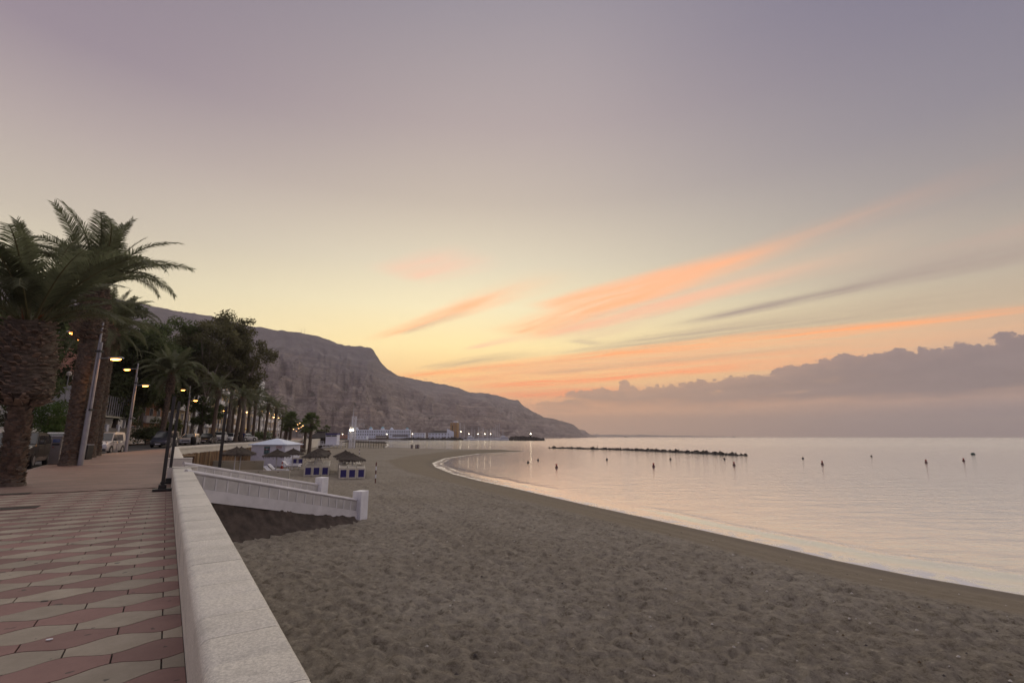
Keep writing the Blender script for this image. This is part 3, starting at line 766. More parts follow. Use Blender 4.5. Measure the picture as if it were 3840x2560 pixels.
def far_wall():
    t = empty('parapet_wall', (PAR[2][0], PAR[2][1], 0), 0, 'far beach wall with cream parapet and brown reed cladding behind the thatched umbrellas', 'wall')
    b0 = Vector((PAR[2][0], PAR[2][1], 0))
    ss = [26.95, 30, 34, 38, 42, 45, 46.6, 47.6, 49, 52]+list(np.arange(56, 205, 4.0))
    cop = []; body = []
    for s in ss:
        z = float(np.interp(s, [25, 46, 68, 140, 300], [0, .28, .34, .36, .6]))
        wd = 0.50
        prof = [(-0.02, 0.30), (-0.02, 0.42), (-0.05, 0.47), (-0.10, 0.50), (-wd+0.06, 0.50), (-wd-0.01, 0.47), (-wd-0.03, 0.40), (-wd-0.03, 0.30)]
        cop.append([tuple(Vector((*par_pt(s, v)[:2], h+z))-b0) for v, h in prof])
        body.append([tuple(Vector((*par_pt(s, v)[:2], h))-b0) for v, h in ((-0.03, -0.2+z), (-0.03, 0.31+z), (-wd+0.02, 0.31+z), (-wd+0.02, -2.4), (-0.03, -2.4))])
    mb = MB()
    for i in range(0, len(ss)-1):
        loft(mb, [cop[i], cop[i+1]]) if False else None
    loft(mb, cop); auto_smooth(mb.build('coping', M['coping'], t), 35)
    mb = MB(); loft(mb, body); mb.build('wall_body', M['render'], t)
    # vertical reeds fixed to the beach face, below a bare cream band
    rd = MB(); s = 47.2; rs = random.Random(4)
    while s < 112:
        wv = rs.uniform(0.09, 0.16); z = float(np.interp(s, [25, 46, 68, 140, 300], [0, .28, .34, .36, .6]))
        a, b2 = par_pt(s, -0.50-rs.uniform(0.02, 0.06)), par_pt(s+wv, -0.50-rs.uniform(0.02, 0.06)); m_ = (a+b2)/2; n_ = (b2-a)
        pm = par_pt(s+wv/2, -0.57); top = -0.12+z+rs.uniform(-.04, .04); bot = -2.3
        k = rs.choice((0, 0, 1, 1, 2))
        rd.add([Vector((*a, bot))-b0, Vector((*pm, bot))-b0, Vector((*b2, bot))-b0, Vector((*a, top))-b0, Vector((*pm, top))-b0, Vector((*b2, top))-b0], [(0, 1, 4, 3), (1, 2, 5, 4)], k)
        s += wv*0.98
    o = rd.build('reed_cladding', [mat('reed_brown', (0.20, 0.115, 0.055), 0.9, 0.35, 4, stretch=(1, 1, 0.2)), mat('reed_dark', (0.12, 0.070, 0.038), 0.9, 0.35, 4, stretch=(1, 1, 0.2)), mat('reed_pale', (0.28, 0.19, 0.10), 0.9, 0.3, 4, stretch=(1, 1, 0.2))], t)
    o['kind'] = 'stuff'
far_wall()

# ------------------------------------------------------------------ stairs to the beach: two sloping balustrades with end posts
def balustrade(A, B, label, post_label, post_h=0.62):
    """A, B: cap centre line, from the wall down to the post"""
    A, B = Vector(A), Vector(B); t = empty('stair_balustrade', A, 0, label, 'balustrade', 'stair balustrades')
    d = B-A; L = math.hypot(d.x, d.y); u = Vector((d.x/L, d.y/L, 0)); n = Vector((u.y, -u.x, 0)); sl = d.z/L
    P = lambda s, v, h: tuple(u*s+n*v+Vector((0, 0, s*sl+h)))
    # rounded cap
    prof = [(0.10*math.cos(w)*1.05, 0.075*math.sin(w)-0.02) for w in np.linspace(0, 2*PI, 11)[:-1]]
    mb = MB(); loft(mb, [[P(s, a, b) for a, b in prof] for s in (-0.15, L*0.33, L*0.66, L-0.05)]); auto_smooth(mb.build('handrail_cap', M['ramp'], t), 50)
    H_ = 0.56
    mb = MB(); loft(mb, [[P(s, v, h) for v, h in ((-0.055, -0.07), (0.055, -0.07), (0.055, -H_), (-0.055, -H_))] for s in (-0.1, L-0.02)]); mb.build('wall_core', M['ramp'], t)
    mb = MB(); loft(mb, [[P(s, v, h) for v, h in ((-0.12, -H_+0.10), (0.12, -H_+0.10), (0.14, -H_-0.28), (-0.14, -H_-0.28))] for s in (-0.1, L*0.5, L-0.02)]); mb.build('plinth', M['ramp'], t)
    N = 18; pitch = L/N
    me = None
    for i in range(N):
        # a smooth slab between thin proud ribs
        s0, s1 = i*pitch+0.03, (i+1)*pitch-0.03
        mb = MB(); loft(mb, [[P(s, v, h) for v, h in ((-0.075, -0.085), (0.075, -0.085), (0.075, -H_+0.11), (-0.075, -H_+0.11))] for s in (s0, s1)])
        mb.build('panel', M['ramp_panel'], t)
        if i:
            mb = MB(); loft(mb, [[P(s, v, h) for v, h in ((-0.088, -0.085), (0.088, -0.085), (0.088, -H_+0.11), (-0.088, -H_+0.11))] for s in (i*pitch-0.026, i*pitch+0.026)]); mb.build('rib', M['ramp'], t)
    pb = MB(); pb.bbox((0, 0, 0), (0.52, 0.46, post_h+1.2), 0.02)
    po = pb.build('end_post', M['white'], t, loc=Vector(P(L+0.22, 0.03, 0))+Vector((0, 0, 0.10-post_h/2-0.6+post_h/2)), rot=(0, 0, math.atan2(u.y, u.x)+0.12))
    return t, u, n, sl, L, A
fA = at(716, 1768, 15.6); fB = at(1336, 1873, 22.0)
bA = at(702, 1738, 21.0); bB = at(1192, 1816, 27.0)
FR = balustrade(fA, fB, 'white panelled stair balustrade nearest the camera, ending in a square post', '')
BK = balustrade(bA, bB, 'white panelled stair balustrade behind the first one, partly hidden by it', '')
st = empty('beach_stairs', fA, 0, 'concrete stair flight running down to the sand between two white balustrades', 'stairs')
for i in range(12):
    t0, t1 = i/12, (i+1)/12
    a, b2 = fA.lerp(fB, t0), bA.lerp(bB, t0); c2, d2 = bA.lerp(bB, t1), fA.lerp(fB, t1)
    z = min(a.z, b2.z)-0.62-0.05
    mb = MB(); mb.prism([Vector((q_.x, q_.y, z))-fA for q_ in (a, b2, c2, d2)], (0, 0, 0), (0, 0, -0.8)); mb.build('step', M['render'], st)
# dark earth bank under the nearer balustrade
def bank():
    _, u, n, sl, L, A = FR; nu, nv = 90, 16; vs = []
    for i in range(nu):
        s = -0.3+(L*0.97+0.3)*i/(nu-1)
        for j in range(nv):
            v = j/(nv-1)
            p = A+u*s; topz = A.z+s*sl-0.60
            q_ = p+n*(0.05+v**1.3*(1.0-0.45*s/L)); gsz = szp(q_)-0.06
            z = topz+(gsz-topz)*(v**0.75)
            rough = 0.09*(1-v*0.5)
            z += rough*float(fbm(np.array([s*1.7]), np.array([v*3+z]), 4, 81)[0]); off = rough*float(fbm(np.array([s*2.3+9]), np.array([z*2.5]), 4, 83)[0])
            q_ = q_+n*off; vs.append((q_.x, q_.y, z))
    i = np.arange(nu*nv).reshape(nu, nv); f = np.stack([i[:-1, :-1], i[:-1, 1:], i[1:, 1:], i[1:, :-1]], -1).reshape(-1, 4)
    tag(link('earth_bank', npmesh('earth_bank', np.array(vs), f, mat('dark_earth', (0.062, 0.046, 0.037), 0.95, 0.45, 3, 0.9, 22, dirt=0.4), True)), kind='structure')
bank()

# ------------------------------------------------------------------ mountain and headlands
def mountain(name, prof, amp, seed, m):
    """prof: rows (px, py of the skyline, ridge distance, foot distance)"""
    na, nt_ = 760, 190
    cols = np.array(prof, float); pxs = np.linspace(cols[0, 0], cols[-1, 0], na)
    py = np.interp(pxs, cols[:, 0], cols[:, 1])+5.0*fbm(pxs*0.02, pxs*0, 4, seed+60, 0.6)*np.interp(cols[:, 2].mean(), [1000, 3000], [1, .25]); rd = np.interp(pxs, cols[:, 0], cols[:, 2]); ft = np.interp(pxs, cols[:, 0], cols[:, 3])
    vs = np.zeros((na, nt_, 3))
    for i in range(na):
        v = ray(pxs[i], py[i]); h = math.hypot(v[0], v[1]); dx, dy = v[0]/h, v[1]/h
        Hr = CAM_H+v[2]/h*rd[i]-SEA                                      # ridge height over the sea
        t = np.concatenate([np.linspace(0, 1, nt_-30), 1+np.linspace(0.04, 1.2, 30)])
        r = ft[i]+(rd[i]-ft[i])*t
        vs[i, :, 0] = dx*r; vs[i, :, 1] = dy*r
        p = np.where(t < 1, 0.16*t+0.84*(0.55*t**1.25+0.45*t**2.6), 1-0.35*(t-1)-0.2*(t-1)**2)
        vs[i, :, 2] = p*Hr
    X, Y_, Z = vs[..., 0], vs[..., 1], vs[..., 2]; T = np.concatenate([np.linspace(0, 1, nt_-30), 1+np.linspace(0.04, 1.2, 30)])[None, :]
    hmax = Z.max(1, keepdims=True)
    k = sstep(0.0, 0.15, T)*np.where(T < 1, sstep(1.0, 0.72, T), 0.2)
    arc_ = np.arctan2(X, Y_)*1000+38*fbm(X*.006, Y_*.006, 4, seed+3)+22*fbm(T*2.2+0*X, X*.004, 3, seed+4); gul = np.abs(fbm(arc_*0.013, T*1.3, 3, seed)); gul2 = np.abs(fbm(arc_*0.042, T*2.6, 3, seed+50)); gul3 = np.abs(fbm(arc_*0.12, T*9, 3, seed+51))
    ter = fbm(X*0.004, Y_*0.004, 3, seed+90)
    led = np.sin(Z*0.16+4*ter)*0.012
    Z += hmax*k*amp*(-gul*0.32-gul2*0.15-gul3*0.05+ter*0.14+led*4.0+0.05)
    Z += hmax*0.008*fbm(X*0.05, Y_*0.05, 4, seed+7)*sstep(0.0, 0.2, T)*0.6
    vs[..., 2] = np.maximum(Z, 0)+SEA-0.3
    i = np.arange(na*nt_).reshape(na, nt_); f = np.stack([i[:-1, :-1], i[1:, :-1], i[1:, 1:], i[:-1, 1:]], -1).reshape(-1, 4)[:, ::-1]
    me = npmesh(name, vs.reshape(-1, 3), f, m, True); attr(me, 'gully', (gul*0.7+gul2*0.5+gul3*0.3).ravel())
    tag(link(name, me), kind='structure')
def mat_mountain():
    m = bpy.data.materials.new('dry_rock_slope'); m.use_nodes = True; nt = m.node_tree; b = nt.nodes['Principled BSDF']
    geo = nt.nodes.new('ShaderNodeNewGeometry'); pv = V(nt, geo.outputs['Position'])
    sp = nt.nodes.new('ShaderNodeSeparateXYZ'); nt.links.new(pv.s, sp.inputs[0]); z = V(nt, sp.outputs[2])
    sn = nt.nodes.new('ShaderNodeSeparateXYZ'); nt.links.new(geo.outputs['Normal'], sn.inputs[0]); steep = V(nt, sn.outputs[2])
    mp = nt.nodes.new('ShaderNodeMapping'); mp.inputs['Scale'].default_value = (1, 1, 2.6); nt.links.new(pv.s, mp.inputs[0]); ps = V(nt, mp.outputs[0])
    n1 = noise(nt, pv, 0.006, 5, 0.6); n2 = noise(nt, ps, 0.034, 9, 0.78, 0.8); n3 = noise(nt, pv, 0.075, 5, 0.75); n4 = noise(nt, pv, 0.05, 3, 0.5)
    c = mixc(nt, n1.sm(0.35, 0.65), (0.40, 0.32, 0.29), (0.47, 0.40, 0.365))
    c = mixc(nt, n2.sm(0.40, 0.62)*0.7, c, (0.20, 0.16, 0.155))
    c = mixc(nt, n2.sm(0.62, 0.74)*0.6, c, (0.34, 0.27, 0.22))
    c = mixc(nt, n3.sm(0.55, 0.63)*0.8*n4.sm(0.35, 0.55), c, (0.12, 0.115, 0.095))   # dark scrub
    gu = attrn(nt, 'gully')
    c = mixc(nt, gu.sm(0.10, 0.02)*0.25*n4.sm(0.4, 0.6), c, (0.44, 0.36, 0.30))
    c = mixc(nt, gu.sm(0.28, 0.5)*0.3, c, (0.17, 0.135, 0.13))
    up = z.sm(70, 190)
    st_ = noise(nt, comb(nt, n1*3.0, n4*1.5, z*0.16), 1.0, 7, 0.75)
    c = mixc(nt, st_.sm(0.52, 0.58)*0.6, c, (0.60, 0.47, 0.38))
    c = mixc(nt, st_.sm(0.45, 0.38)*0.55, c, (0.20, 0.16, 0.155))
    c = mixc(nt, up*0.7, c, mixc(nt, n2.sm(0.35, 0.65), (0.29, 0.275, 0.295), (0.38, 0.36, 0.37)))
    nt.links.new(c.s, b.inputs['Base Color']); b.inputs['Roughness'].default_value = 0.95; b.inputs['Specular IOR Level'].default_value = 0.1
    bp = nt.nodes.new('ShaderNodeBump'); bp.inputs['Strength'].default_value = 1.0; bp.inputs['Distance'].default_value = 9.0
    nt.links.new((n2+n3*0.3).s, bp.inputs['Height']); nt.links.new(bp.outputs[0], b.inputs['Normal'])
    return m
Dq = 1.6327
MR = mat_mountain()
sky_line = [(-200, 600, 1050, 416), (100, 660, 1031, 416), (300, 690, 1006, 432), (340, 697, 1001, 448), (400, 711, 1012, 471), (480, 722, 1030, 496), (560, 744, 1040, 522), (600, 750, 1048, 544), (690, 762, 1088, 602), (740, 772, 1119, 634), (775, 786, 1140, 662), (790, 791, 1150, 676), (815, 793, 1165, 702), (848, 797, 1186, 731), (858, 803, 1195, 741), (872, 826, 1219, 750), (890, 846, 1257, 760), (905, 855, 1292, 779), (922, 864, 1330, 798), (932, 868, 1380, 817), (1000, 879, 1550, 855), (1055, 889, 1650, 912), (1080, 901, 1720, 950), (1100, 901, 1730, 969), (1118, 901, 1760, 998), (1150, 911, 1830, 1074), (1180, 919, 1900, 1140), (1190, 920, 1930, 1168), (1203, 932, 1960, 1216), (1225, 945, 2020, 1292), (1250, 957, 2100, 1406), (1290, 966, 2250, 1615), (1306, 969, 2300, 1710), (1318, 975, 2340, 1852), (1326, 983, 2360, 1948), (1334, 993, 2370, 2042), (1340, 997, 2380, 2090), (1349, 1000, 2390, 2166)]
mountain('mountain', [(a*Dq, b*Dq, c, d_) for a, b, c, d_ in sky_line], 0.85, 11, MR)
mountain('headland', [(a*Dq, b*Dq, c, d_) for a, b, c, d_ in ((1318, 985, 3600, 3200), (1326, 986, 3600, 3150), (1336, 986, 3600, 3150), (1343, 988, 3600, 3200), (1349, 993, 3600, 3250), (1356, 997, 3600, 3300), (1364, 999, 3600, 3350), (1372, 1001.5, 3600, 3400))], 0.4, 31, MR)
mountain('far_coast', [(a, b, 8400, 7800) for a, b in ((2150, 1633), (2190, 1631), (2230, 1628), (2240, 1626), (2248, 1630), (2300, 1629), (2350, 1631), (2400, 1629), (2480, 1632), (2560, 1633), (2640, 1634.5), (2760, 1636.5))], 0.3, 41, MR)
# ------------------------------------------------------------------ palms
def frond_mesh(name, L, th0, bend, npairs, leaf, seed, mats=None, droop=0.25, wid=0.030, twist=0.0):
    """feather frond growing along +X from the origin; th0 start angle (deg), bend total downward turn (deg)"""
    r = random.Random(seed); N = 26; pts = []; x = z = 0.0; yy = 0.0
    for i in range(N+1):
        t = i/N; a = math.radians(th0-bend*t**1.4); pts.append(Vector((x, yy, z)))
        x += math.cos(a)*L/N; z += math.sin(a)*L/N; yy += twist*L/N*t
    mb = MB(); mb.mi = 1
    mb.tube(pts, [0.035*(1-i/(N+1))**0.8*(L/4)+0.005 for i in range(N+1)], 4, False)
    mb.mi = 0
    for k in range(npairs):
        t = 0.20+0.80*(k+r.random()*0.6)/npairs; f = t*N; i = min(int(f), N-1); p = pts[i].lerp(pts[i+1], f-i)
        tan = (pts[i+1]-pts[i]).normalized(); side = Vector((0, 1, 0)); up = side.cross(tan)*-1
        if up.z < 0 and abs(tan.z) < 0.9: up = -up
        ll = leaf*(0.45+0.75*math.sin(PI*min(1, t*1.08)**0.8))*(r.uniform(0.85, 1.1))
        for sgn in (-1, 1):
            fw = 0.55+0.5*t+r.uniform(-.12, .12)
            d = (tan*fw+side*sgn*1.0+up*(0.42*(1-t)+r.uniform(-.12, .16))).normalized()
            q = p+d*ll*0.55; e = p+d*ll-Vector((0, 0, droop*ll*r.uniform(0.4, 1.2)))
            w = wid*(0.7+0.5*r.random()); wv = tan*w
            mb.add([p-wv*0.5, p+wv*0.5, q+wv*0.6, e, q-wv*0.5], [(0, 1, 2, 4), (4, 2, 3)])
    return npmesh(name, mb.v, mb.f, mats or [M['frond'], M['rachis']], False, mb.m)
FR_HI = {k: frond_mesh('frond_'+k, 3.9, a, b, 84, 0.66, 100+i, droop=dr, wid=0.036) for i, (k, a, b, dr) in enumerate((
    ('upright', 74, 48, .15), ('steep', 62, 66, .22), ('stiff', 48, 44, .2), ('arching', 56, 108, .35), ('spread', 36, 78, .35), ('low', 14, 85, .4), ('hang', -18, 62, .4), ('upright2', 80, 30, .12), ('arching2', 62, 122, .4)))}
FR_LO = {k: frond_mesh('far_frond_'+k, 3.4, a, b, 26, 0.62, 140+i, droop=dr, wid=0.07) for i, (k, a, b, dr) in enumerate((
    ('upright', 80, 60, .15), ('steep', 66, 90, .25), ('arching', 50, 110, .35), ('spread', 34, 90, .35), ('low', 10, 75, .4), ('hang', -22, 55, .4)))}
def trunk_mesh(name, base, top, r0, r1, rh, boots, seed, flare=1.25):
    """ringed trunk; boots: (length of the bulging head of old leaf bases, radius)"""
    r = random.Random(seed); H = (top-base).length; nz = max(24, int(H/0.040)); na = 40
    if rh: nz = max(20, int(H/0.11)); na = 16
    vs = np.zeros((nz+1, na, 3)); ax = (top-base)
    for i in range(nz+1):
        t = i/nz; z = t*H
        rad = r0+(r1-r0)*t+r0*(flare-1)*math.exp(-z/0.28)
        hb, rb = boots; dz = H-z; hb = hb*(1+0.03*math.sin(7*t*40))
        if dz < hb:
            u = dz/hb; rad = r1+(rb-r1)*min(1, (1-u)/0.12)*(1-0.32*max(0, (1-u)-0.55)/0.45) if u < 1 else rad
        for k in range(na):
            a = 2*PI*k/na; ph = (z/0.11+5*a/(2*PI)+0.5*((k//2) % 2)) % 1.0
            amp = (0.048 if not rh else 0.03) if dz > hb else 0.10
            rr = rad+amp*(ph-0.4)+r.uniform(-1, 1)*amp*0.45
            vs[i, k] = (rr*math.cos(a), rr*math.sin(a), z)
    # lean
    sh = np.array([ax.x, ax.y])/H; vs[..., 0] += vs[..., 2]*sh[0]; vs[..., 1] += vs[..., 2]*sh[1]; vs[..., 2] *= ax.z/H
    i = np.arange((nz+1)*na).reshape(nz+1, na); j = np.roll(i, -1, 1)
    f = np.stack([i[:-1], j[:-1], j[1:], i[1:]], -1).reshape(-1, 4)
    return npmesh(name, vs.reshape(-1, 3), f, M['trunk'], False)
def boots_mesh(top_off, hb, rb, seed, n=520):
    """stubs of cut leaf bases sticking out of the swollen head"""
    r = random.Random(seed); mb = MB()
    for i in range(n):
        u = r.random(); a = r.random()*2*PI; z = -hb*u
        rad = rb*(0.80 if u > 0.12 else 0.6)*(1-0.25*max(0, 0.45-u)/0.45)
        c = Vector((rad*math.cos(a), rad*math.sin(a), z)); o = Vector((math.cos(a), math.sin(a), 0)); tt = Vector((-math.sin(a), math.cos(a), 0))
        ln = r.uniform(0.16, 0.36)*(rb/0.55); w = r.uniform(0.06, 0.13); d = (o*1.0+Vector((0, 0, r.uniform(0.25, 0.9)))+tt*r.uniform(-.3, .3)).normalized()
        th = Vector((0, 0, 0.030)); e = c+d*ln
        mb.add([c-tt*w, c+tt*w, e+tt*w*0.6, e-tt*w*0.6, c-tt*w+th*1.6, c+tt*w+th*1.6, e+tt*w*0.5+th, e-tt*w*0.5+th], [(0, 1, 2, 3), (7, 6, 5, 4), (2, 6, 7, 3), (0, 3, 7, 4), (1, 5, 6, 2)])
    return npmesh('leaf_bases', mb.v, mb.f, M['boots'])
def date_palm(base, H, label, seed, r0=0.26, r1=0.20, boots=(1.6, 0.55), scale=1.0, hi=True, n=46, lean=(0, 0), tilt_bias=0.0, group='date palms along the promenade', stub=True, kinds_hi=('upright2', 'upright', 'steep', 'arching', 'arching2', 'spread', 'low', 'hang')):
    r = random.Random(seed); t = empty('date_palm', base, 0, label, 'palm tree', group)
    top = Vector((lean[0], lean[1], H))
    link('trunk', trunk_mesh('palm_trunk', Vector((0, 0, -0.1)), top, r0, r1, not hi, boots, seed), t)
    if stub:
        if hi:
            sc_ = MB()
            for i in range(620):
                z = r.uniform(0.1, max(0.3, H-boots[0])); a = r.random()*2*PI; rad = (r0+(r1-r0)*z/H)*1.0; ax_ = top*(z/H); c = Vector((ax_.x+rad*math.cos(a), ax_.y+rad*math.sin(a), z)); o_ = Vector((math.cos(a), math.sin(a), 0)); tt = Vector((-math.sin(a), math.cos(a), 0)); w = r.uniform(.05, .11); e = c+o_*r.uniform(.04, .10)+Vector((0, 0, r.uniform(.02, .07)))
                sc_.add([c-tt*w, c+tt*w, e+tt*w*.6, e-tt*w*.6, c-tt*w-Vector((0, 0, .05)), c+tt*w-Vector((0, 0, .05))], [(0, 1, 2, 3), (4, 5, 2, 3)])
            so = sc_.build('leaf_scars', M['boots'], t); so['kind'] = 'stuff'
            o = link('leaf_bases', boots_mesh(top, boots[0], boots[1], seed), t, top+Vector((0, 0, 0.02))); o['kind'] = 'stuff'
        fb = MB()
        for i in range(14 if hi else 6):
            a = r.random()*2*PI; rr = r1*0.75; w = 0.09
            p = top+Vector((rr*math.cos(a), rr*math.sin(a), -0.02)); tt = Vector((-math.sin(a), math.cos(a), 0)); e = p+Vector((math.cos(a)*0.16, math.sin(a)*0.16, r.uniform(0.3, 0.6)))
            fb.add([p-tt*w, p+tt*w, e+tt*w*0.4, e-tt*w*0.4], [(0, 1, 2, 3)])
        fb.build('fibre_sheath', M['fibre'], t)
    S = FR_HI if hi else FR_LO
    kinds = (kinds_hi if hi else ['upright', 'steep', 'arching', 'spread', 'low', 'hang'])
    for i in range(n):
        u = (i+0.5)/n; kk = kinds[min(len(kinds)-1, int(u**0.92*len(kinds)))]
        az = i*2.39996+r.uniform(-.25, .25); s = scale*r.uniform(0.86, 1.08)*(0.82+0.25*math.sin(PI*min(1, u*1.15)))
        rr = r1*0.55
        o = link('frond', S[kk], t, top+Vector((rr*math.cos(az), rr*math.sin(az), 0.15-0.3*u)), (r.uniform(-.25, .25), r.uniform(-.12, .10), az), s)
    if hi:
        for i in range(2):
            az = r.random()*2*PI; o = link('dry_frond', DRY, t, top+Vector((0.2*math.cos(az), 0.2*math.sin(az), -0.15)), (r.uniform(-.3, .3), r.uniform(0.25, 0.6), az), scale*r.uniform(.55, .8))
    return t
DRY = frond_mesh('dry_frond', 3.0, -20, 60, 30, 0.4, 333, [M['frond_dry'], M['frond_dry']], droop=0.8)
def gp(px, py):
    """ground point under a pixel on the promenade"""
    p = gz(px, py, 0.0)
    for _ in range(6): p = gz(px, py, gzp(p))
    return p
def palm_px(base_px, top_px, *a, **k):
    b = gp(*base_px); tp = at(top_px[0], top_px[1], b.y)
    date_palm(b, tp.z-b.z, *a, lean=(tp.x-b.x, 0.0), **k)
palm_px((40, 1822), (114, 1222), 'stout palm at the left edge with a thick shaggy head of old leaf stubs', 1, 0.28, 0.27, (2.75, 0.74), 1.0, n=38, kinds_hi=('upright2', 'upright', 'upright', 'steep', 'steep', 'stiff', 'stiff', 'arching', 'spread'))
palm_px((262, 1744), (362, 1086), 'tall palm beside the parking meter whose fronds arch highest against the sky', 2, 0.40, 0.35, (3.0, 0.65), 1.24, n=34, kinds_hi=('upright2', 'upright', 'steep', 'arching', 'steep', 'arching2', 'arching', 'arching2'))
palm_px((330, 1715), (405, 1225), 'slimmer palm close behind the tallest one, its trunk lit orange by a lamp', 3, 0.34, 0.28, (1.2, 0.42), 0.85, n=30)
palm_px((352, 1708), (418, 1250), 'palm with a knobbly bulge on its trunk standing by the litter bin', 4, 0.34, 0.28, (1.3, 0.48), 0.85, n=30)
p = onground(600, 1668, 58); date_palm(p, 8.3, 'mid-sized palm on the kerb by the dark van with grey-green upright fronds', 5, 0.27, 0.22, (2.2, 0.38), 1.05, n=46, lean=(0.3, 0))
far_palms = [  # px, Y, height, scale, label
    (795, 74, 7.7, 1.1, 'palm behind the tall black pole with a thick knotted trunk'),
    (884, 84, 7.3, 0.95, 'palm right of the tall black pole, foremost of the close row'),
    (905, 95, 7.6, 0.95, 'thin palm second in the close row beyond the black pole'),
    (928, 100, 7.9, 0.95, 'palm in the close row whose trunk rises from the blue-topped person'),
    (868, 120, 7.4, 0.9, 'half hidden palm on the far side of the road by the apartments'),
    (948, 104, 9.0, 1.15, 'tallest of the row of palms against the mountain, above the pale hatchback'),
    (992, 112, 7.8, 1.15, 'palm with a bulged neck right of the tallest one in the row'),
    (1026, 124, 7.6, 1.15, 'palm near the walkers in front of the far apartments'),
    (1052, 160, 7.0, 0.9, 'distant palm between the walkers and the fan palms'),
    (1066, 185, 7.0, 0.9, 'small distant palm just left of the fan palms'),
    (968, 135, 7.2, 0.95, 'palm standing between two trunks by the yellow awning'),
    (1090, 215, 7.0, 0.9, 'tiny far palm amid the distant street lamps'),
]
for i, (px, Y, H, sc, lab) in enumerate(far_palms):
    b = at(px, 1640, Y); b.z = gzp(b)
    date_palm(b, H, lab, 20+i, 0.30, 0.24, (1.3, 0.42), sc, hi=False, n=34, lean=(random.uniform(-.2, .5), 0))
# fan palms on the sand
def fan_leaf(name, seed):
    r = random.Random(seed); mb = MB(); mb.mi = 1
    mb.tube([(0, 0, 0), (0.5, 0, 0.22), (1.0, 0, 0.30)], [0.022, 0.018, 0.014], 4, False); mb.mi = 0
    c = Vector((1.0, 0, 0.30))
    for k in range(22):
        a = math.radians(-112+224*k/21)+r.uniform(-.03, .03); L = 0.85*(0.75+0.25*math.cos(a))*r.uniform(.9, 1.05)
        d = Vector((math.cos(a), math.sin(a), 0.12*math.cos(a))); s = Vector((-math.sin(a), math.cos(a), 0))*0.055
        m_ = c+d*L*0.6; e = c+d*L-Vector((0, 0, 0.30*L*r.uniform(.5, 1.2)))
        mb.add([c, m_+s, e, m_-s], [(0, 1, 2, 3)])
    return npmesh(name, mb.v, mb.f, [M['leaf_mid'], M['rachis']], False, mb.m)
FAN = [fan_leaf('fan_leaf', s) for s in (1, 2)]
def fan_palm(base, H, label, seed, n=40, s=1.0):
    r = random.Random(seed); t = empty('fan_palm', base, 0, label, 'palm tree', 'fan palms on the sand')
    top = Vector((r.uniform(0, .4), 0, H))
    link('trunk', trunk_mesh('fan_palm_trunk', Vector((0, 0, -.1)), top, 0.36, 0.26, True, (1.4, 0.40), seed), t)
    for i in range(n):
        u = (i+.5)/n; az = i*2.39996; pit = math.radians(75-135*u)+r.uniform(-.15, .15)
        link('fan_frond', FAN[i % 2], t, top+Vector((0, 0, 0.35-0.5*u)), (r.uniform(-.4, .4), -pit, az), s*r.uniform(.9, 1.15))
for px, py, Y, H, lab, sd in ((1084, 1674, 113, 6.9, 'big fan palm behind the umbrellas right of the white kiosk', 1), (1066, 1676, 120, 6.2, 'fan palm half hidden behind the biggest fan palm', 2), (1139, 1690, 112, 5.6, 'middle fan palm left of the slender one on the sand', 3),
                              (1159, 1697, 102, 6.1, 'slender fan palm rising from the sand in front of the dark beach hut', 4)):
    fan_palm(onsand(px, py, Y), H, lab, sd, s=1.15)
for px, Y, H, lab, sd in ((1221, 235, 6.6, 'lone small fan palm above the dark beach hut', 5), (1188, 250, 4.6, 'left of two little fan palms behind the dark beach hut', 6), (1203, 260, 5.0, 'right of two little fan palms behind the dark beach hut', 7)):
    b = at(px, 1640, Y); b.z = szp(b); fan_palm(b, H, lab, sd, 26, 1.1)

# ------------------------------------------------------------------ broad-leaved trees
def leaf_cloud(name, clumps, nleaf, size, m, seed, flat=0.6):
    """many small leaf-clump faces gathered round clump centres (cx,cy,cz,r)"""
    g = np.random.default_rng(seed); cl = np.array(clumps, float); w = cl[:, 3]**2; w /= w.sum()
    idx = g.choice(len(cl), nleaf, p=w); dirs = g.normal(size=(nleaf, 3)); dirs /= np.linalg.norm(dirs, axis=1, keepdims=True)
    rad = cl[idx, 3]*(g.random(nleaf)**0.38)*(1+0.25*g.normal(size=nleaf)*0.5)
    c = cl[idx, :3]+dirs*rad[:, None]*np.array([1, 1, 0.8])
    nrm = dirs*0.6+g.normal(size=(nleaf, 3))*0.7+np.array([0, 0, 0.3]); nrm /= np.linalg.norm(nrm, axis=1, keepdims=True)
    a = np.cross(nrm, g.normal(size=(nleaf, 3))); a /= np.linalg.norm(a, axis=1, keepdims=True); b = np.cross(nrm, a)
    s = size*g.uniform(0.6, 1.4, nleaf)[:, None]
    v = np.stack([c-a*s, c+b*s*flat*0.6, c+a*s, c-b*s*flat*0.6+nrm*s*0.2], 1).reshape(-1, 3)
    f = np.arange(nleaf*4).reshape(nleaf, 4)
    return npmesh(name, v, f, m)
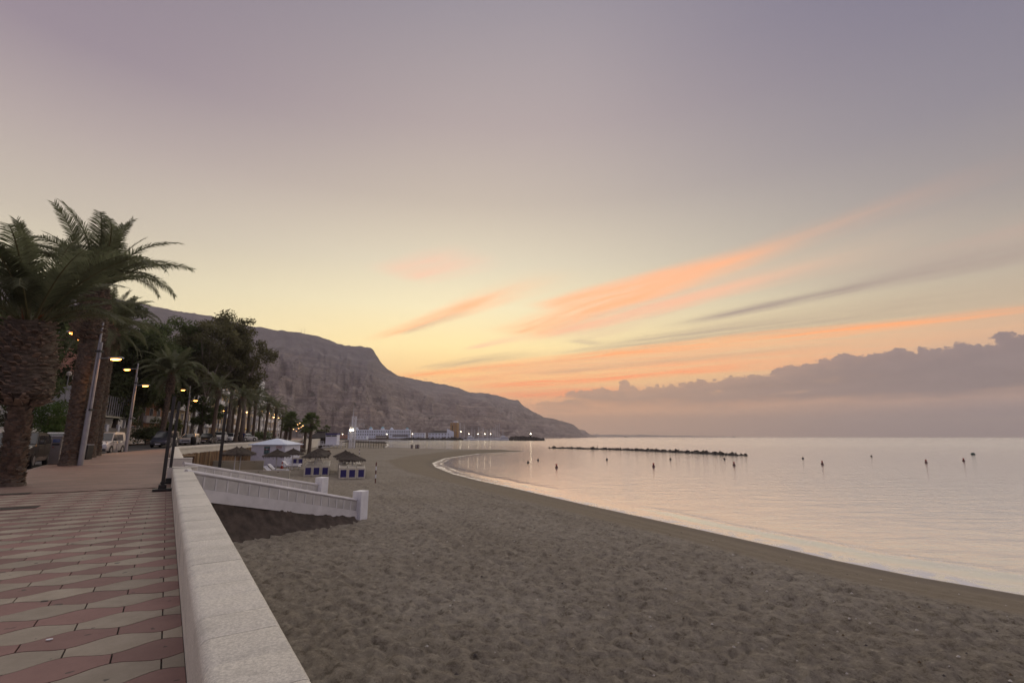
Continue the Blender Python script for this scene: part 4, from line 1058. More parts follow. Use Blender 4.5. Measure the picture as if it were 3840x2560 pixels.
def tree(name, base, H, R, label, m, bark, seed, trunk_h=0.35, clumps=26, nleaf=7000, size=0.24, trunk_r=0.3, shape='round', group='trees behind the promenade', branches=7):
    r = random.Random(seed); t = empty(name, base, 0, label, 'tree', group)
    th = H*trunk_h; cl = []
    bm = MB(); top = Vector((r.uniform(-.3, .3), r.uniform(-.3, .3), th)); bm.tube([(0, 0, -.2), (0.05, 0.03, th*0.5), top, top*1.25], [trunk_r*1.25, trunk_r*0.9, trunk_r*0.7, trunk_r*.4], 9)
    bm.build('trunk', bark, t, True)
    limb = MB()
    for i in range(clumps):
        u = r.random(); a = r.random()*2*PI
        if shape == 'round': zz = th+(H-th)*(0.08+0.86*u); rr = R*math.sqrt(max(0.05, 1-(2*u-0.9)**2*0.85))*math.sqrt(r.random())
        elif shape == 'cone': zz = th+(H-th)*u; rr = R*(1-u*0.85)*math.sqrt(r.random())
        else: zz = th+(H-th)*(0.05+0.9*u); rr = R*(0.55+0.45*math.sin(PI*u))*math.sqrt(r.random())
        cr = R*r.uniform(0.20, 0.40)*(1 if shape != 'cone' else 1-0.5*u)
        p = Vector((rr*math.cos(a), rr*math.sin(a), zz)); cl.append((*p, cr))
        if i < branches: limb.tube([top, top.lerp(p, 0.5)+Vector((0, 0, 0.3)), p], [trunk_r*0.4, trunk_r*0.22, 0.03], 6, False)
    if branches: limb.build('limbs', bark, t, True)
    o = link('crown', leaf_cloud('crown', cl, nleaf, size, m, seed), t); o['kind'] = 'stuff'
    return t
D_ = [  # px, Y, top py, R, shape, material, label
    ('tree', -60, 42, 1120, 5.0, 'round', 'leaf_dark', 'dark broad tree at the far left edge behind the stout palm'),
    ('tree', 90, 52, 1135, 5.5, 'round', 'leaf_dark', 'large dark tree between the two foremost palms, highest on the slope'),
    ('tree', 235, 60, 1140, 5.0, 'round', 'leaf_dark', 'very dark tree on the slope directly behind the tallest palm'),
    ('tree', 420, 62, 1118, 4.6, 'round', 'leaf_dark', 'dark dense tree behind the double-arm lamp by the silver van'),
    ('tree', 470, 64, 1240, 4.6, 'tall', 'leaf_dark', 'black-green tree overhanging the garden gate'),
    ('tree', 520, 72, 1195, 5.0, 'round', 'leaf_mid', 'olive green tree with a ragged top left of the bare twigs'),
    ('tree', 600, 80, 1180, 5.0, 'round', 'leaf_mid', 'green tree in the middle of the wood above the white house'),
]
for i, (nm, px, Y, H, R, sh, m_, lab) in enumerate(D_):
    b = at(px, 1640, Y); b.z = gzp(b); H = at(px, H, Y).z-b.z
    tree(nm, b, H, R, lab, M[m_], M['bark'], 50+i, 0.22, 34, 8500, 0.27, 0.32, sh)
E_ = [(748, 82, 1205, 4.6, 'tall eucalyptus with a pale split trunk just left of the tall black pole', 0.34), (852, 90, 1150, 5.0, 'tallest eucalyptus, its tufted crown breaking the skyline over the mountain', 0.36), (905, 92, 1225, 4.4, 'eucalyptus with drooping boughs at the right end of the wood', 0.42), (690, 88, 1200, 4.4, 'eucalyptus behind the dark van with a crown of loose tufts', 0.3)]
for i, (px, Y, H, R, lab, th) in enumerate(E_):
    b = at(px, 1640, Y); b.z = gzp(b); H = at(px, H, Y).z-b.z
    tree('eucalyptus_tree', b, H, R, lab, M['leaf_euc'], M['bark_pale'], 70+i, th, 46, 8500, 0.26, 0.40, 'tall', branches=12)
# bare twigs poking out of the wood
b = at(715, 1640, 84); b.z = gzp(b); t = empty('bare_tree', b, 0, 'leafless twiggy tree poking above the wood against the mountain', 'tree'); mb = MB(); r = random.Random(3)
mb.tube([(0, 0, 0), (0.2, 0, 10), (0, 0, 15)], [0.25, 0.18, 0.10], 6)
for i in range(16):
    z0 = r.uniform(12.5, 16); a = r.uniform(-1, 1); mb.tube([(0.05*a, 0, z0), (a*0.8, r.uniform(-.4, .4), z0+1.4), (a*1.5, r.uniform(-.6, .6), z0+r.uniform(2.2, 4.6))], [0.05, 0.035, 0.015], 4, False)
mb.build('branches', M['bark_pale'], t)
# bushes
def bush(px, py, Y, w, h, label, m, seed, n=3500, size=0.10, name='bush'):
    b = at(px, py, Y); b.z = gzp(b); r = random.Random(seed); cl = []
    for i in range(16):
        a = r.random()*2*PI; rr = w*0.5*math.sqrt(r.random())*0.8; cl.append((rr*math.cos(a), rr*math.sin(a), h*r.uniform(.2, .85), w*r.uniform(.16, .28)))
    t = empty(name, b, 0, label, 'bush', 'bushes by the garden walls'); o = link('foliage', leaf_cloud('foliage', cl, n, size, M[m] if isinstance(m, str) else m, seed), t); o['kind'] = 'stuff'
    s = MB()
    for i in range(4): s.tube([(0, 0, -.1), (r.uniform(-.3, .3), r.uniform(-.3, .3), h*0.6)], [0.05, 0.02], 5)
    s.build('stems', M['bark'], t)
bush(168, 1640, 40, 3.2, 4.4, 'rounded bright green bush seen between the two foremost palms', 'leaf_bush', 5, 5000)
bush(232, 1640, 44, 3.2, 3.6, 'darker low bush right of the rounded green one', 'leaf_dark', 6, 4500)
bush(25, 1640, 44, 4.5, 3.6, 'dark hedge-like bush at the left edge above the pale wall', 'leaf_dark', 7, 5000)
bush(548, 1640, 62, 3.5, 3.4, 'dark green shrub hanging over the garden fence beside the lamp', 'leaf_dark', 8, 4000, 0.13)
bush(640, 1640, 66, 2.6, 3.6, 'small fan-leaved shrub under the canopy of the white house', 'leaf_mid', 9, 3000, 0.16)
bush(975, 1640, 128, 7, 1.4, 'clipped low hedge beside the road near the yellow awning', 'leaf_mid', 10, 2500, 0.2)
b = at(760, 1640, 78); b.z = gzp(b)
tree('small_tree', b, 7.0, 2.2, 'short leafy street tree between the pale lamp and the thick palm', M['leaf_mid'], M['bark'], 91, 0.3, 20, 4000, 0.2, 0.16, 'tall')

# ------------------------------------------------------------------ street lamps
def street_lamp(base, label, lit=(True, True), far=False, H=7.7, rz=0.0, glow=False, left_reach=1.05):
    t = empty('street_lamp', base, rz, label, 'street lamp', 'double-armed street lamps along the road')
    n = 6 if far else 12; m = M['grey_metal']
    MB().tube([(0, 0, -.05), (0, 0, 2.9)], [0.13, 0.13], n).build('column_base', m, t)
    MB().tube([(-0.05, 0, 2.8), (-0.05, 0, H+0.55)], [0.075, 0.055], n).build('pole', m, t)
    MB().tube([(0.09, 0, 2.8), (0.09, 0, 6.5)], [0.06, 0.05], n).build('second_pole', m, t)
    mb = MB()
    for z in (2.85, 6.0): mb.box((0.02, 0, z), (0.34, 0.22, 0.10))
    mb.build('bracket', M['black_metal'], t)
    for sgn, z, l, reach in ((-1, H, lit[0], left_reach), (1, H-1.5, lit[1], 0.95)):
        a = MB().tube([(0, 0, z+.07), (sgn*reach*0.7, 0, z+.07)], [0.035, 0.03], 6).build('lamp_arm', m, t)
        h = MB(); h.bbox((sgn*(reach+0.12), 0, z+0.06), (0.72, 0.30, 0.10), 0.035); hd = h.build('lamp_head', m, t)
        g = MB(); r_ = (0.30, 0.13, 0.085) if not far else (0.32, 0.2, 0.17)
        prof = [(0.15, 0.0), (0.6, -0.05), (0.95, -0.45), (1.0, -0.02)]
        vs = []; fs = []; nn = 12
        for i, (rr, zz) in enumerate(((1.0, 0.0), (0.92, -0.5), (0.6, -0.85), (0.05, -1.0))):
            for k in range(nn): w = 2*PI*k/nn; vs.append((sgn*(reach+0.12)+r_[0]*rr*math.cos(w), r_[1]*rr*math.sin(w), z+0.01+r_[2]*zz))
        for i in range(3):
            for k in range(nn): fs.append((i*nn+k, i*nn+(k+1) % nn, (i+1)*nn+(k+1) % nn, (i+1)*nn+k))
        g.add(vs, fs); g.build('lamp_glass', (M['lamp_far'] if far else M['lamp']) if l else M['lamp_off'], t, True)
        if l and glow:
            ld = bpy.data.lights.new('lamp_light', 'SPOT'); ld.energy = glow; ld.color = (1.0, 0.50, 0.14); ld.spot_size = math.radians(150); ld.spot_blend = 0.8; ld.shadow_soft_size = 0.15
            lo = bpy.data.objects.new('lamp_light', ld); col.objects.link(lo); lo.parent = t; lo.location = (sgn*(reach+0.12), 0, z-0.15)
    return t
street_lamp(gp(300, 1744), 'nearest street lamp, rising right beside the tallest palm with its lamps lit', H=7.05, rz=-0.1, glow=45, left_reach=1.55)
b = onground(472, 1682, 43); street_lamp(b, 'street lamp beside the silver van with two lit orange lamps', H=7.2, rz=-0.2, glow=130)
b = onground(690, 1645, 67); street_lamp(b, 'third street lamp, in front of the eucalyptus trunks', H=7.2, rz=-0.2, glow=60)
b = onground(814, 1635, 98); street_lamp(b, 'street lamp behind the tall black pole with its road-side lamp unlit', (False, True), H=7.2, rz=-0.25)
far_l = [(912, 1534, 122), (946, 1531, 138), (992, 1551, 150), (1018, 1556, 175), (1038, 1560, 200), (1062, 1572, 225), (1080, 1579, 250)]
labs = ['street lamp in front of the close row of palms, both lamps lit', 'street lamp just left of the tallest palm of the row', 'street lamp left of the bulge-necked palm', 'street lamp above the walkers', 'street lamp seen between two palm trunks right of the walkers', 'far street lamp left of the fan palms', 'far street lamp touching the left edge of the biggest fan palm']
for (px, py, Y), lab in zip(far_l, labs):
    b = at(px, py, Y); top = b.z; b.z = gzp(b); street_lamp(b, lab, far=True, H=max(6.2, top-b.z+0.8), rz=-0.3)
for k, (px, py, Y) in enumerate(((1112, 1588, 290), (1123, 1591, 310), (1131, 1586, 330), (1142, 1596, 340), (1126, 1605, 360), (1106, 1608, 380), (1159, 1600, 330))):
    b = at(px, py, Y); top = b.z; b.z = gzp(b)
    street_lamp(b, ['distant lamp first right of the biggest fan palm', 'distant lamp second right of the biggest fan palm', 'highest of the cluster of distant lamps left of the slender fan palm', 'distant lamp touching the middle fan palm', 'lowest distant lamp in the cluster above the pink ramp', 'distant lamp low beside the trunk of the biggest fan palm', 'distant lamp between the two right-hand fan palms'][k], far=True, H=max(5, top-b.z))

# ------------------------------------------------------------------ black posts
def black_post(base, H, label, r=0.045, plate=True):
    t = empty('black_post', base, 0.6, label, 'post', 'black posts by the stairs')
    mb = MB(); mb.bbox((0, 0, H/2), (r*2.2, r*2.0, H), 0.01); mb.build('post_shaft', M['black_metal'], t)
    if plate:
        mb = MB(); mb.bbox((0, 0, 0.035), (0.46, 0.34, 0.07), 0.012); mb.build('base_plate', M['black_metal'], t)
        mb = MB(); mb.bbox((0, 0, 0.12), (0.2, 0.16, 0.12), 0.01)
        mb.build('socket', M['black_metal'], t)
    return t
p = gp(607, 1840); tp = black_post(p, 2.75, 'black square post on a base plate at the start of the stairs, nearer of two', 0.042)
p = gp(632, 1812); black_post(p, 2.75, 'second black post almost hidden right behind the nearer one', 0.040)
p = at(822, 1758, 36); p.z = szp(p); black_post(p, 3.6-p.z+0.15, 'tall thick black pole on the beach in front of the reed wall', 0.09, False)
# ------------------------------------------------------------------ vehicles (forward = +X, origin on the ground)
WHEEL = {}
def wheel_parts(r, w):
    key = (r, w)
    if key not in WHEEL:
        def lat(prof, m, nm):
            mb = MB(); n = 20; vs = []; fs = []
            for rr, yy in prof:
                for k in range(n): a = 2*PI*k/n; vs.append((rr*math.cos(a), yy, rr*math.sin(a)))
            for i in range(len(prof)-1):
                for k in range(n): fs.append((i*n+k, i*n+(k+1) % n, (i+1)*n+(k+1) % n, (i+1)*n+k))
            fs.append(tuple(range(n))); fs.append(tuple((len(prof)-1)*n+k for k in range(n-1, -1, -1)))
            return npmesh(nm, vs, fs, m, False)
        WHEEL[key] = (lat([(r*0.62, -w/2), (r*.95, -w/2), (r, -w*.35), (r, w*.35), (r*.95, w/2), (r*.62, w/2)], M['tyre'], 'tyre'), lat([(r*0.60, -w*.53), (r*.60, w*.53)], M['rim'], 'rim'))
    return WHEEL[key]
def vehicle(name, base, yaw, L, Wd, H, kind, paint_m, label, cat, rails=False, plate=True, group='vehicles parked along the promenade road'):
    t = empty(name, base, yaw, label, cat, group); hw = Wd/2; r = 0.33 if kind != 'suv' else 0.39
    # side profile from nose to tail: (x, underside z, shoulder z, half width)
    if kind == 'van':
        st = [(L/2, .38, .62, .74), (L/2-.10, .26, .80, .90), (L/2-.45, .24, .98, .97), (L/2-.95, .24, 1.10, 1.0), (0, .24, 1.14, 1.0), (-L/2+.35, .24, 1.14, 1.0), (-L/2+.05, .28, 1.10, .95), (-L/2, .36, 1.0, .9)]
        cab = [(L/2-.98, 1.08, .93), (L/2-1.62, H-.10, .80), (L/2-2.0, H, .80), (-L/2+.35, H-.02, .80), (-L/2+.10, H-.14, .80), (-L/2+.02, 1.08, .94)]
    elif kind == 'suv':
        st = [(L/2, .50, .92, .80), (L/2-.10, .34, 1.06, .93), (L/2-.5, .32, 1.14, .99), (L/2-1.25, .32, 1.20, 1.0), (0, .32, 1.22, 1.0), (-L/2+.35, .32, 1.20, 1.0), (-L/2+.05, .36, 1.14, .96), (-L/2, .45, 1.0, .9)]
        cab = [(L/2-1.32, 1.18, .94), (L/2-1.98, H-.06, .80), (L/2-2.4, H, .79), (-L/2+1.2, H-.02, .79), (-L/2+.55, H-.12, .79), (-L/2+.15, 1.18, .94)]
    else:
        st = [(L/2, .35, .58, .72), (L/2-.10, .22, .70, .90), (L/2-.45, .20, .80, .97), (L/2-1.0, .20, .90, 1.0), (0, .20, .94, 1.0), (-L/2+.35, .20, .94, 1.0), (-L/2+.05, .25, .88, .95), (-L/2, .36, .80, .88)]
        cab = [(L/2-1.05, .89, .92), (L/2-1.75, H-.05, .74), (L/2-2.1, H, .73), (-L/2+.9, H-.02, .73), (-L/2+.45, H-.12, .74), (-L/2+.10, .90, .92)]
    body = MB()
    loft(body, [[(x, -hw*w*.97, zb), (x, -hw*w, zb+.12), (x, -hw*w, (zb+zs)/2), (x, -hw*w*.97, zs-.05), (x, -hw*w*.90, zs), (x, hw*w*.90, zs), (x, hw*w*.97, zs-.05), (x, hw*w, (zb+zs)/2), (x, hw*w, zb+.12), (x, hw*w*.97, zb)] for x, zb, zs, w in st])
    # cabin pillars and roof
    cb = [[(x, -hw*w, z), (x, hw*w, z)] for x, z, w in cab]
    vs = [p for pr in cb for p in pr]; n = len(cab); fs = []
    body.add([(x+dx, y*.985, z-.005) for (x, y, z) in vs for dx in (0,)], [(2*i, 2*i+1, 2*i+3, 2*i+2) for i in range(1, n-2)]+[tuple(2*i for i in range(n))[::-1], tuple(2*i+1 for i in range(n))])
    auto_smooth(body.build('body', paint_m, t), 30)
    C_ = lambda i, s, k=1.0: Vector((cab[i][0], s*hw*cab[i][2]*k, cab[i][1]))
    # windscreen, rear window
    for nm, i, j in (('windscreen', 0, 1), ('rear_window', n-1, n-2)):
        a, b2, c2, d2 = C_(i, -1), C_(i, 1), C_(j, 1), C_(j, -1); ctr = (a+b2+c2+d2)/4
        off = Vector((0.02 if i == 0 else -0.02, 0, 0.015))
        mb = MB(); mb.prism([ctr+(q_-ctr)*0.93+off for q_ in (a, b2, c2, d2)], (0, 0, 0), off*0.5); mb.build(nm, M['glass'], t)
        mb = MB(); mb.prism([ctr+(q_-ctr)*1.0+off*0.2 for q_ in (a, b2, c2, d2)], (0, 0, 0), off*0.3); mb.build('window_surround', paint_m, t)
    zb = cab[0][1]+.04; xs = [cab[0][0]-.12, (cab[1][0]+cab[2][0])/2-.55, cab[-2][0]+.65 if kind == 'van' else cab[-2][0]-.1]
    zt = H-.20; xm = xs[1]
    for s in (-1, 1):
        wy = lambda z: s*(hw*(cab[0][2]+(cab[2][2]-cab[0][2])*(z-cab[0][1])/(H-cab[0][1]))*1.0+0.012)
        slope = (cab[0][0]-cab[1][0])/(cab[1][1]-cab[0][1])
        def pane(x0, x1, x2, x3, nm):
            mb = MB(); mb.prism([(x0, wy(zb), zb), (x1, wy(zb), zb), (x2, wy(zt), zt), (x3, wy(zt), zt)], (0, 0, 0), (0, s*.008, 0)); mb.build(nm, M['glass'], t)
        pane(xs[0]-.02, xm+.05, xm+.05, xs[0]-slope*(zt-zb)-.05, 'side_window')
        if kind == 'van': pane(xm-.05, xm-1.0, xm-1.0, xm-.05, 'side_window')
        else: pane(xm-.05, xs[2]+.1, xs[2]-.02, xm-.05, 'side_window')
        mb = MB(); mb.bbox((xs[0]-.02, s*(hw+.10), zb+.09), (.13, .20, .17), .03); mb.build('wing_mirror', paint_m if kind != 'van' else M['black_plastic'], t)
        # headlight and door seam
        x1, z1 = st[1][0], st[1][2]; hz = z1-.10
        mb = MB(); mb.prism([(x1+.07, s*hw*.54, hz-.09), (x1+.035, s*hw*.84, hz-.06), (x1-.16, s*hw*.935, hz+.05), (x1-.10, s*hw*.60, hz+.075)], (0, 0, 0), (.035, s*.012, .008)); mb.build('headlight', M['headlight'], t)
        mb = MB()
        for xx in (xm, cab[0][0]-.15): mb.box((xx, s*(hw*1.0+.001), (st[4][1]+zb)/2+.05), (.012, .006, zb-st[4][1]-.22))
        mb.box((xm+.14, s*(hw+.012), zb-.13), (.16, .02, .03))
        mb.build('door_seam', M['black_plastic'], t)
        for xw in (L/2-.85, -L/2+.85):
            w_ = empty('wheel', (xw, s*(hw-.10), r)); w_.parent = t; KIDS.setdefault(t.name, []).append(w_)
            ty, ri = wheel_parts(r, .22); link('tyre', ty, w_); link('rim', ri, w_)
            arch = MB(); nn = 12; ro, ri_ = r*1.22, r*1.03
            pts = [(xw+ro*math.cos(a), s*(hw+.006), r+ro*math.sin(a)) for a in np.linspace(-.15, PI+.15, nn)]; pin = [(xw+.2*ri_*math.cos(a), s*(hw+.006), r+.2*ri_*math.sin(a)) for a in np.linspace(-.15, PI+.15, nn)]
            arch.prism(pts, (0, 0, 0), (0, -s*.02, 0)); arch.build('wheel_arch', M['black_plastic'], t)
    fx = st[0][0]; fz = (st[0][1]+st[0][2])/2
    mb = MB(); mb.bbox((fx-.01, 0, fz+.05), (.06, hw*1.0, .16), .015); mb.build('grille', M['black_plastic'], t)
    mb = MB()
    for k in (-.035, .035): mb.box((fx+.03, 0, fz+.05+k), (.02, hw*.95, .022))
    mb.build('grille_bar', M['rim'], t)
    mb = MB(); mb.bbox((fx-.03, 0, st[1][1]+.10), (.16, Wd*.86, .20), .04); mb.build('bumper', M['black_plastic'] if kind != 'car' else paint_m, t)
    if plate: MB().box((fx+.062, 0, st[1][1]+.13), (.012, .52, .11)).build('number_plate', M['white'], t)
    if rails:
        mb = MB()
        for s in (-1, 1): mb.tube([(cab[2][0], s*hw*.70, H+.02), (cab[2][0]-.1, s*hw*.7, H+.07), (cab[3][0], s*hw*.7, H+.07), (cab[3][0]-.1, s*hw*.7, H)], .018, 6)
        mb.build('roof_rail', M['black_plastic'], t)
    return t
def head(deg): return math.radians(-90+deg)      # nose towards the camera, turned deg to the right
def on_road(px, py, Y):
    p = at(px, py, Y); p.z = gzp(p)-0.125; return p
vehicle('pickup_truck', on_road(62, 1735, 26.3), head(33), 4.9, 1.90, 1.84, 'suv', M['car_dark'], 'dark brown pickup parked behind the stout palm at the left edge', 'car')
vehicle('parked_car', on_road(215, 1700, 33.5), head(20), 4.0, 1.72, 1.80, 'van', M['car_white'], 'white van hidden mostly behind the parking meter and the dark pickup', 'van')
vehicle('parked_van', on_road(392, 1685, 42.5), head(21), 4.15, 1.74, 1.84, 'van', M['car_silver'], 'silver van beside the double-armed street lamp', 'van', rails=True)
vehicle('parked_car', on_road(618, 1660, 57), head(18), 4.2, 1.78, 1.85, 'van', M['car_navy'], 'dark blue van with roof bars behind the nearer black post', 'van', rails=True)
vehicle('parked_car', on_road(712, 1654, 66), head(20), 4.2, 1.74, 1.46, 'car', M['car_silver'], 'silver hatchback behind the third street lamp', 'car')
vehicle('parked_car', on_road(778, 1650, 74), head(20), 4.3, 1.76, 1.50, 'car', M['car_dark'], 'black car left of the palm with the knotted trunk', 'car')
vehicle('parked_car', on_road(822, 1648, 80), head(20), 4.3, 1.78, 1.72, 'suv', M['car_white'], 'white car right of the palm with the knotted trunk', 'car')
vehicle('parked_car', on_road(860, 1645, 88), head(20), 4.0, 1.72, 1.5, 'car', M['car_white'], 'white car immediately right of the tall black pole', 'car')
vehicle('parked_car', on_road(893, 1643, 96), head(20), 4.2, 1.76, 1.65, 'suv', M['car_navy'], 'dark car among the close row of palm trunks', 'car')
vehicle('parked_car', on_road(926, 1640, 96), head(160), 3.8, 1.70, 1.5, 'car', M['car_silver'], 'pale hatchback seen from behind beside the blue-topped person', 'car')
vehicle('parked_van', on_road(1004, 1637, 140), head(20), 4.6, 1.85, 1.95, 'van', M['car_white'], 'white van parked far off just left of the walkers', 'van')
for px, Y, lab in ((705, 72, 'car half hidden behind the silver hatchback'), (838, 100, 'car behind the white one by the tall black pole')):
    pass

# ------------------------------------------------------------------ street furniture
p = gp(203, 1740); t = empty('parking_meter', p, 0.35, 'grey parking ticket machine beside the tallest palm', 'parking meter')
mb = MB(); mb.bbox((0, 0, 0.72), (0.46, 0.34, 1.44), 0.025); mb.build('cabinet', M['grey_box'], t)
mb = MB(); mb.bbox((0, 0, 1.47), (0.50, 0.38, 0.07), 0.02); mb.build('hood', M['grey_metal'], t)
MB().box((0, -0.178, 1.24), (0.30, 0.02, 0.18)).build('screen', M['screen'], t)
MB().box((0, -0.176, 1.05), (0.32, 0.015, 0.10)).build('keypad', M['black_plastic'], t); MB().box((-0.1, -0.178, 0.90), (0.06, 0.02, 0.05)).build('coin_slot', M['red'], t)
p = gp(338, 1712); t = empty('litter_bin', p, 0, 'dark round litter bin in front of the two slim palms', 'bin')
MB().lathe((0, 0, 0), [(0.24, 0.02), (0.26, 0.05), (0.27, 0.85), (0.25, 0.88)], 16).build('bin_body', M['black_metal'], t, True)
MB().lathe((0, 0, 0.98), [(0.28, 0.0), (0.28, 0.04), (0.16, 0.10)], 16).build('lid', M['black_metal'], t); mb = MB()
for a in (0, PI): mb.box((0.25*math.cos(a), 0.25*math.sin(a), 0.9), (0.03, 0.05, 0.2))
mb.build('lid_strut', M['black_metal'], t)
p = gp(318, 1722); t = empty('litter_bin', p, 0, 'dark litter bin with a pale rim directly left of the round one', 'bin')
MB().box((0, 0, 0.45), (0.5, 0.42, 0.86)).build('bin_body', M['black_metal'], t); MB().box((0, 0, 0.90), (0.54, 0.46, 0.05)).build('rim', M['grey_metal'], t)
p = gp(385, 1697); t = empty('bike_stand', p, -0.5, 'low steel hoop stand on the pavement in front of the silver van', 'bike stand')
for k in range(2):
    MB().tube([(k*0.0-0.55, k*0.7, 0), (-0.55, k*0.7, 0.75), (-0.42, k*0.7, 0.88), (0.42, k*0.7, 0.88), (0.55, k*0.7, 0.75), (0.55, k*0.7, 0)], 0.028, 6).build('hoop', M['grey_metal'], t)
MB().tube([(-0.55, 0, 0.45), (-0.55, 0.7, 0.45)], 0.02, 6).build('tie_bar', M['grey_metal'], t)
p = onground(726, 1648, 63); t = empty('litter_bin', p, 0, 'dark bin beside the foot of the third street lamp', 'bin')
MB().lathe((0, 0, 0), [(0.3, 0.02), (0.33, 0.9), (0.3, 1.0), (0.1, 1.08)], 14).build('bin_body', M['black_metal'], t, True)

# ------------------------------------------------------------------ garden walls, gate, fence and the houses behind
def wall_run(name, pts, h, th, m, label, z_add=0.0, cap=True, cat='wall'):
    o0 = Vector(pts[0]); t = empty(name, o0, 0, label, cat)
    mb, cp = MB(), MB()
    for a, b2 in zip(pts[:-1], pts[1:]):
        a, b2 = Vector(a), Vector(b2); d = b2-a; L = math.hypot(d.x, d.y); mid = (a+b2)/2-o0; rz = math.atan2(d.y, d.x)
        mb.box((mid.x, mid.y, (a.z+b2.z)/2-o0.z+h/2+z_add-0.2), (L+.02, th, h+0.4), rz); cp.box((mid.x, mid.y, (a.z+b2.z)/2-o0.z+h+z_add+.03), (L+.06, th+.08, .06), rz)
    mb.build('wall_body', m, t)
    if cap: cp.build('coping', M['white'], t)
    return t
def pv(s, v):
    q_ = par_pt(s, v); return Vector((q_.x, q_.y, gzp(q_)))
wall_run('garden_wall', [pv(8, 14.0), pv(36, 14.0), pv(52, 14.2)], 1.55, .25, M['facade_white'], 'long pale garden wall behind the dark pickup')
wall_run('terrace_wall', [pv(46, 24.0), pv(58, 22.0), pv(66, 21.0)], 4.4, .4, M['facade_white'], 'high white terrace wall showing between the two foremost palms')
gw = wall_run('garden_wall', [pv(52.2, 14.2), pv(58.5, 14.3)], 2.0, .25, M['facade_white'], 'white wall left of the arched gate by the silver van')
gt = empty('arched_gate', pv(61.3, 14.3), math.atan2(-0.95, 0.3)+PI, 'grey double gate with an arched top in the white garden wall', 'gate')
for s in (-1, 1):
    pts = [(0, 0, 0.1), (s*1.75, 0, 0.1), (s*1.75, 0, 1.9)]+[(s*1.75*c_, 0, 1.9+0.55*math.sqrt(max(0, 1-c_*c_))) for c_ in (0.75, 0.5, 0.25, 0.0)]
    MB().prism(pts, (0, -.03, 0), (0, .03, 0)).build('gate_leaf', M['car_navy'], gt)
MB().tube([(1.78*math.cos(a), 0, 1.92+0.57*math.sin(a)) for a in np.linspace(0, PI, 13)], .05, 6).build('gate_arch', M['white'], gt)
MB().box((0, -.06, 1.3), (.05, .05, 2.3)).build('meeting_stile', M['white'], gt)
for k, s in enumerate((58.9, 63.7)):
    b = pv(s, 14.2); t = empty('gate_pillar', b, 0, 'white gate pillar carrying a cone lamp, ' + ('left of the arched gate' if k == 0 else 'right of the arched gate'), 'gate pillar', 'gate pillars with cone lamps')
    mb = MB(); mb.bbox((0, 0, 1.1), (.5, .5, 2.2), .02); mb.build('pillar', M['white'], t)
    MB().lathe((0, 0, 2.2), [(.05, 0), (.05, .35), (.22, .9), (.24, .95)], 12).build('cone_lamp', mat('straw_lamp%d' % k, (.36, .28, .16), .6), t)
fen = empty('garden_fence', pv(64, 14.2), 0, 'white fence with grey glazed panels right of the arched gate', 'fence'); o0 = fen.location.copy()
for i in range(6):
    s0 = 64.2+i*2.9; a = pv(s0, 14.2); b2 = pv(s0+2.9, 14.2); d = b2-a; mid = (a+b2)/2; rz = math.atan2(d.y, d.x)
    mb = MB(); mb.bbox((a.x-o0.x, a.y-o0.y, a.z-o0.z+1.2), (.28, .28, 2.4), .015); mb.build('fence_post', M['white'], fen)
    MB().box((mid.x-o0.x, mid.y-o0.y, mid.z-o0.z+.4), (2.65, .2, .9), rz).build('fence_base', M['facade_white'], fen)
    MB().box((mid.x-o0.x, mid.y-o0.y, mid.z-o0.z+1.45), (2.6, .05, 1.1), rz).build('fence_panel', M['grey_box'], fen)
def building(name, base, rz, w, d, h, floors, bays, wall_m, label, win=(1.1, 1.3), balcony=True, roof='flat', roof_m=None, win_m=None, cat='building', shutters=False, bal_m=None, ground_bays=True, group=None):
    """front faces local -Y; windows and balconies are parts"""
    t = empty(name, base, rz, label, cat, group); fh = h/floors
    mb = MB(); mb.box((0, d/2, h/2-.3), (w, d, h+.6)); mb.build('wall', wall_m, t)
    mb = MB()
    if roof == 'flat':
        mb.box((0, d/2, h+.15), (w+.3, d+.3, .3)); mb.build('roof', M['white'] if roof_m is None else roof_m, t)
    else:
        o = .5; mb.add([(-w/2-o, -o, h), (w/2+o, -o, h), (w/2+o, d+o, h), (-w/2-o, d+o, h), (-w/4, d/2, h+roof), (w/4, d/2, h+roof)], [(0, 1, 5, 4), (1, 2, 5), (2, 3, 4, 5), (3, 0, 4), (3, 2, 1, 0)]); mb.build('roof', roof_m or M['roof_dark'], t)
    bw = w/bays
    wm = MB(); wm.box((0, 0, 0), (win[0], .06, win[1])); frm = MB()
    for sx in (-1, 1): frm.box((sx*(win[0]/2+.05), -.01, 0), (.1, .12, win[1]+.2))
    for sz in (-1, 1): frm.box((0, -.01, sz*(win[1]/2+.05)), (win[0], .12, .1))
    frm.box((0, -.01, 0), (.06, .1, win[1]))
    wme = npmesh('window', frm.v, frm.f, M['white']); pme = npmesh('pane', wm.v, wm.f, win_m or M['glass'])
    bal = MB(); bal.box((0, -.55, -.06), (bw*.92, 1.1, .12)); rl = MB(); rl.box((0, -1.07, .5), (bw*.92, .05, .95)); 
    for sx in (-1, 1): rl.box((sx*bw*.45, -.55, .5), (.05, 1.05, .95))
    bme = npmesh('balcony', bal.v, bal.f, M['white']); rme = npmesh('railing', rl.v, rl.f, bal_m or M['facade_white'])
    for fl in range(floors):
        for b_ in range(bays):
            x = -w/2+bw*(b_+.5); z = fl*fh+fh*.52
            wo = link('window', wme, t, (x, -.04, z)); link('pane', pme, wo)
            if balcony and fl > 0 and (b_+fl) % 3 != 2:
                bo = link('balcony', bme, t, (x, 0, fl*fh)); link('railing', rme, bo)
    return t
def face(px, Y, toward=(0, 0)):
    b = at(px, 1640, Y); b.z = gzp(b); return b
ROADROT = lambda deg: math.radians(deg)
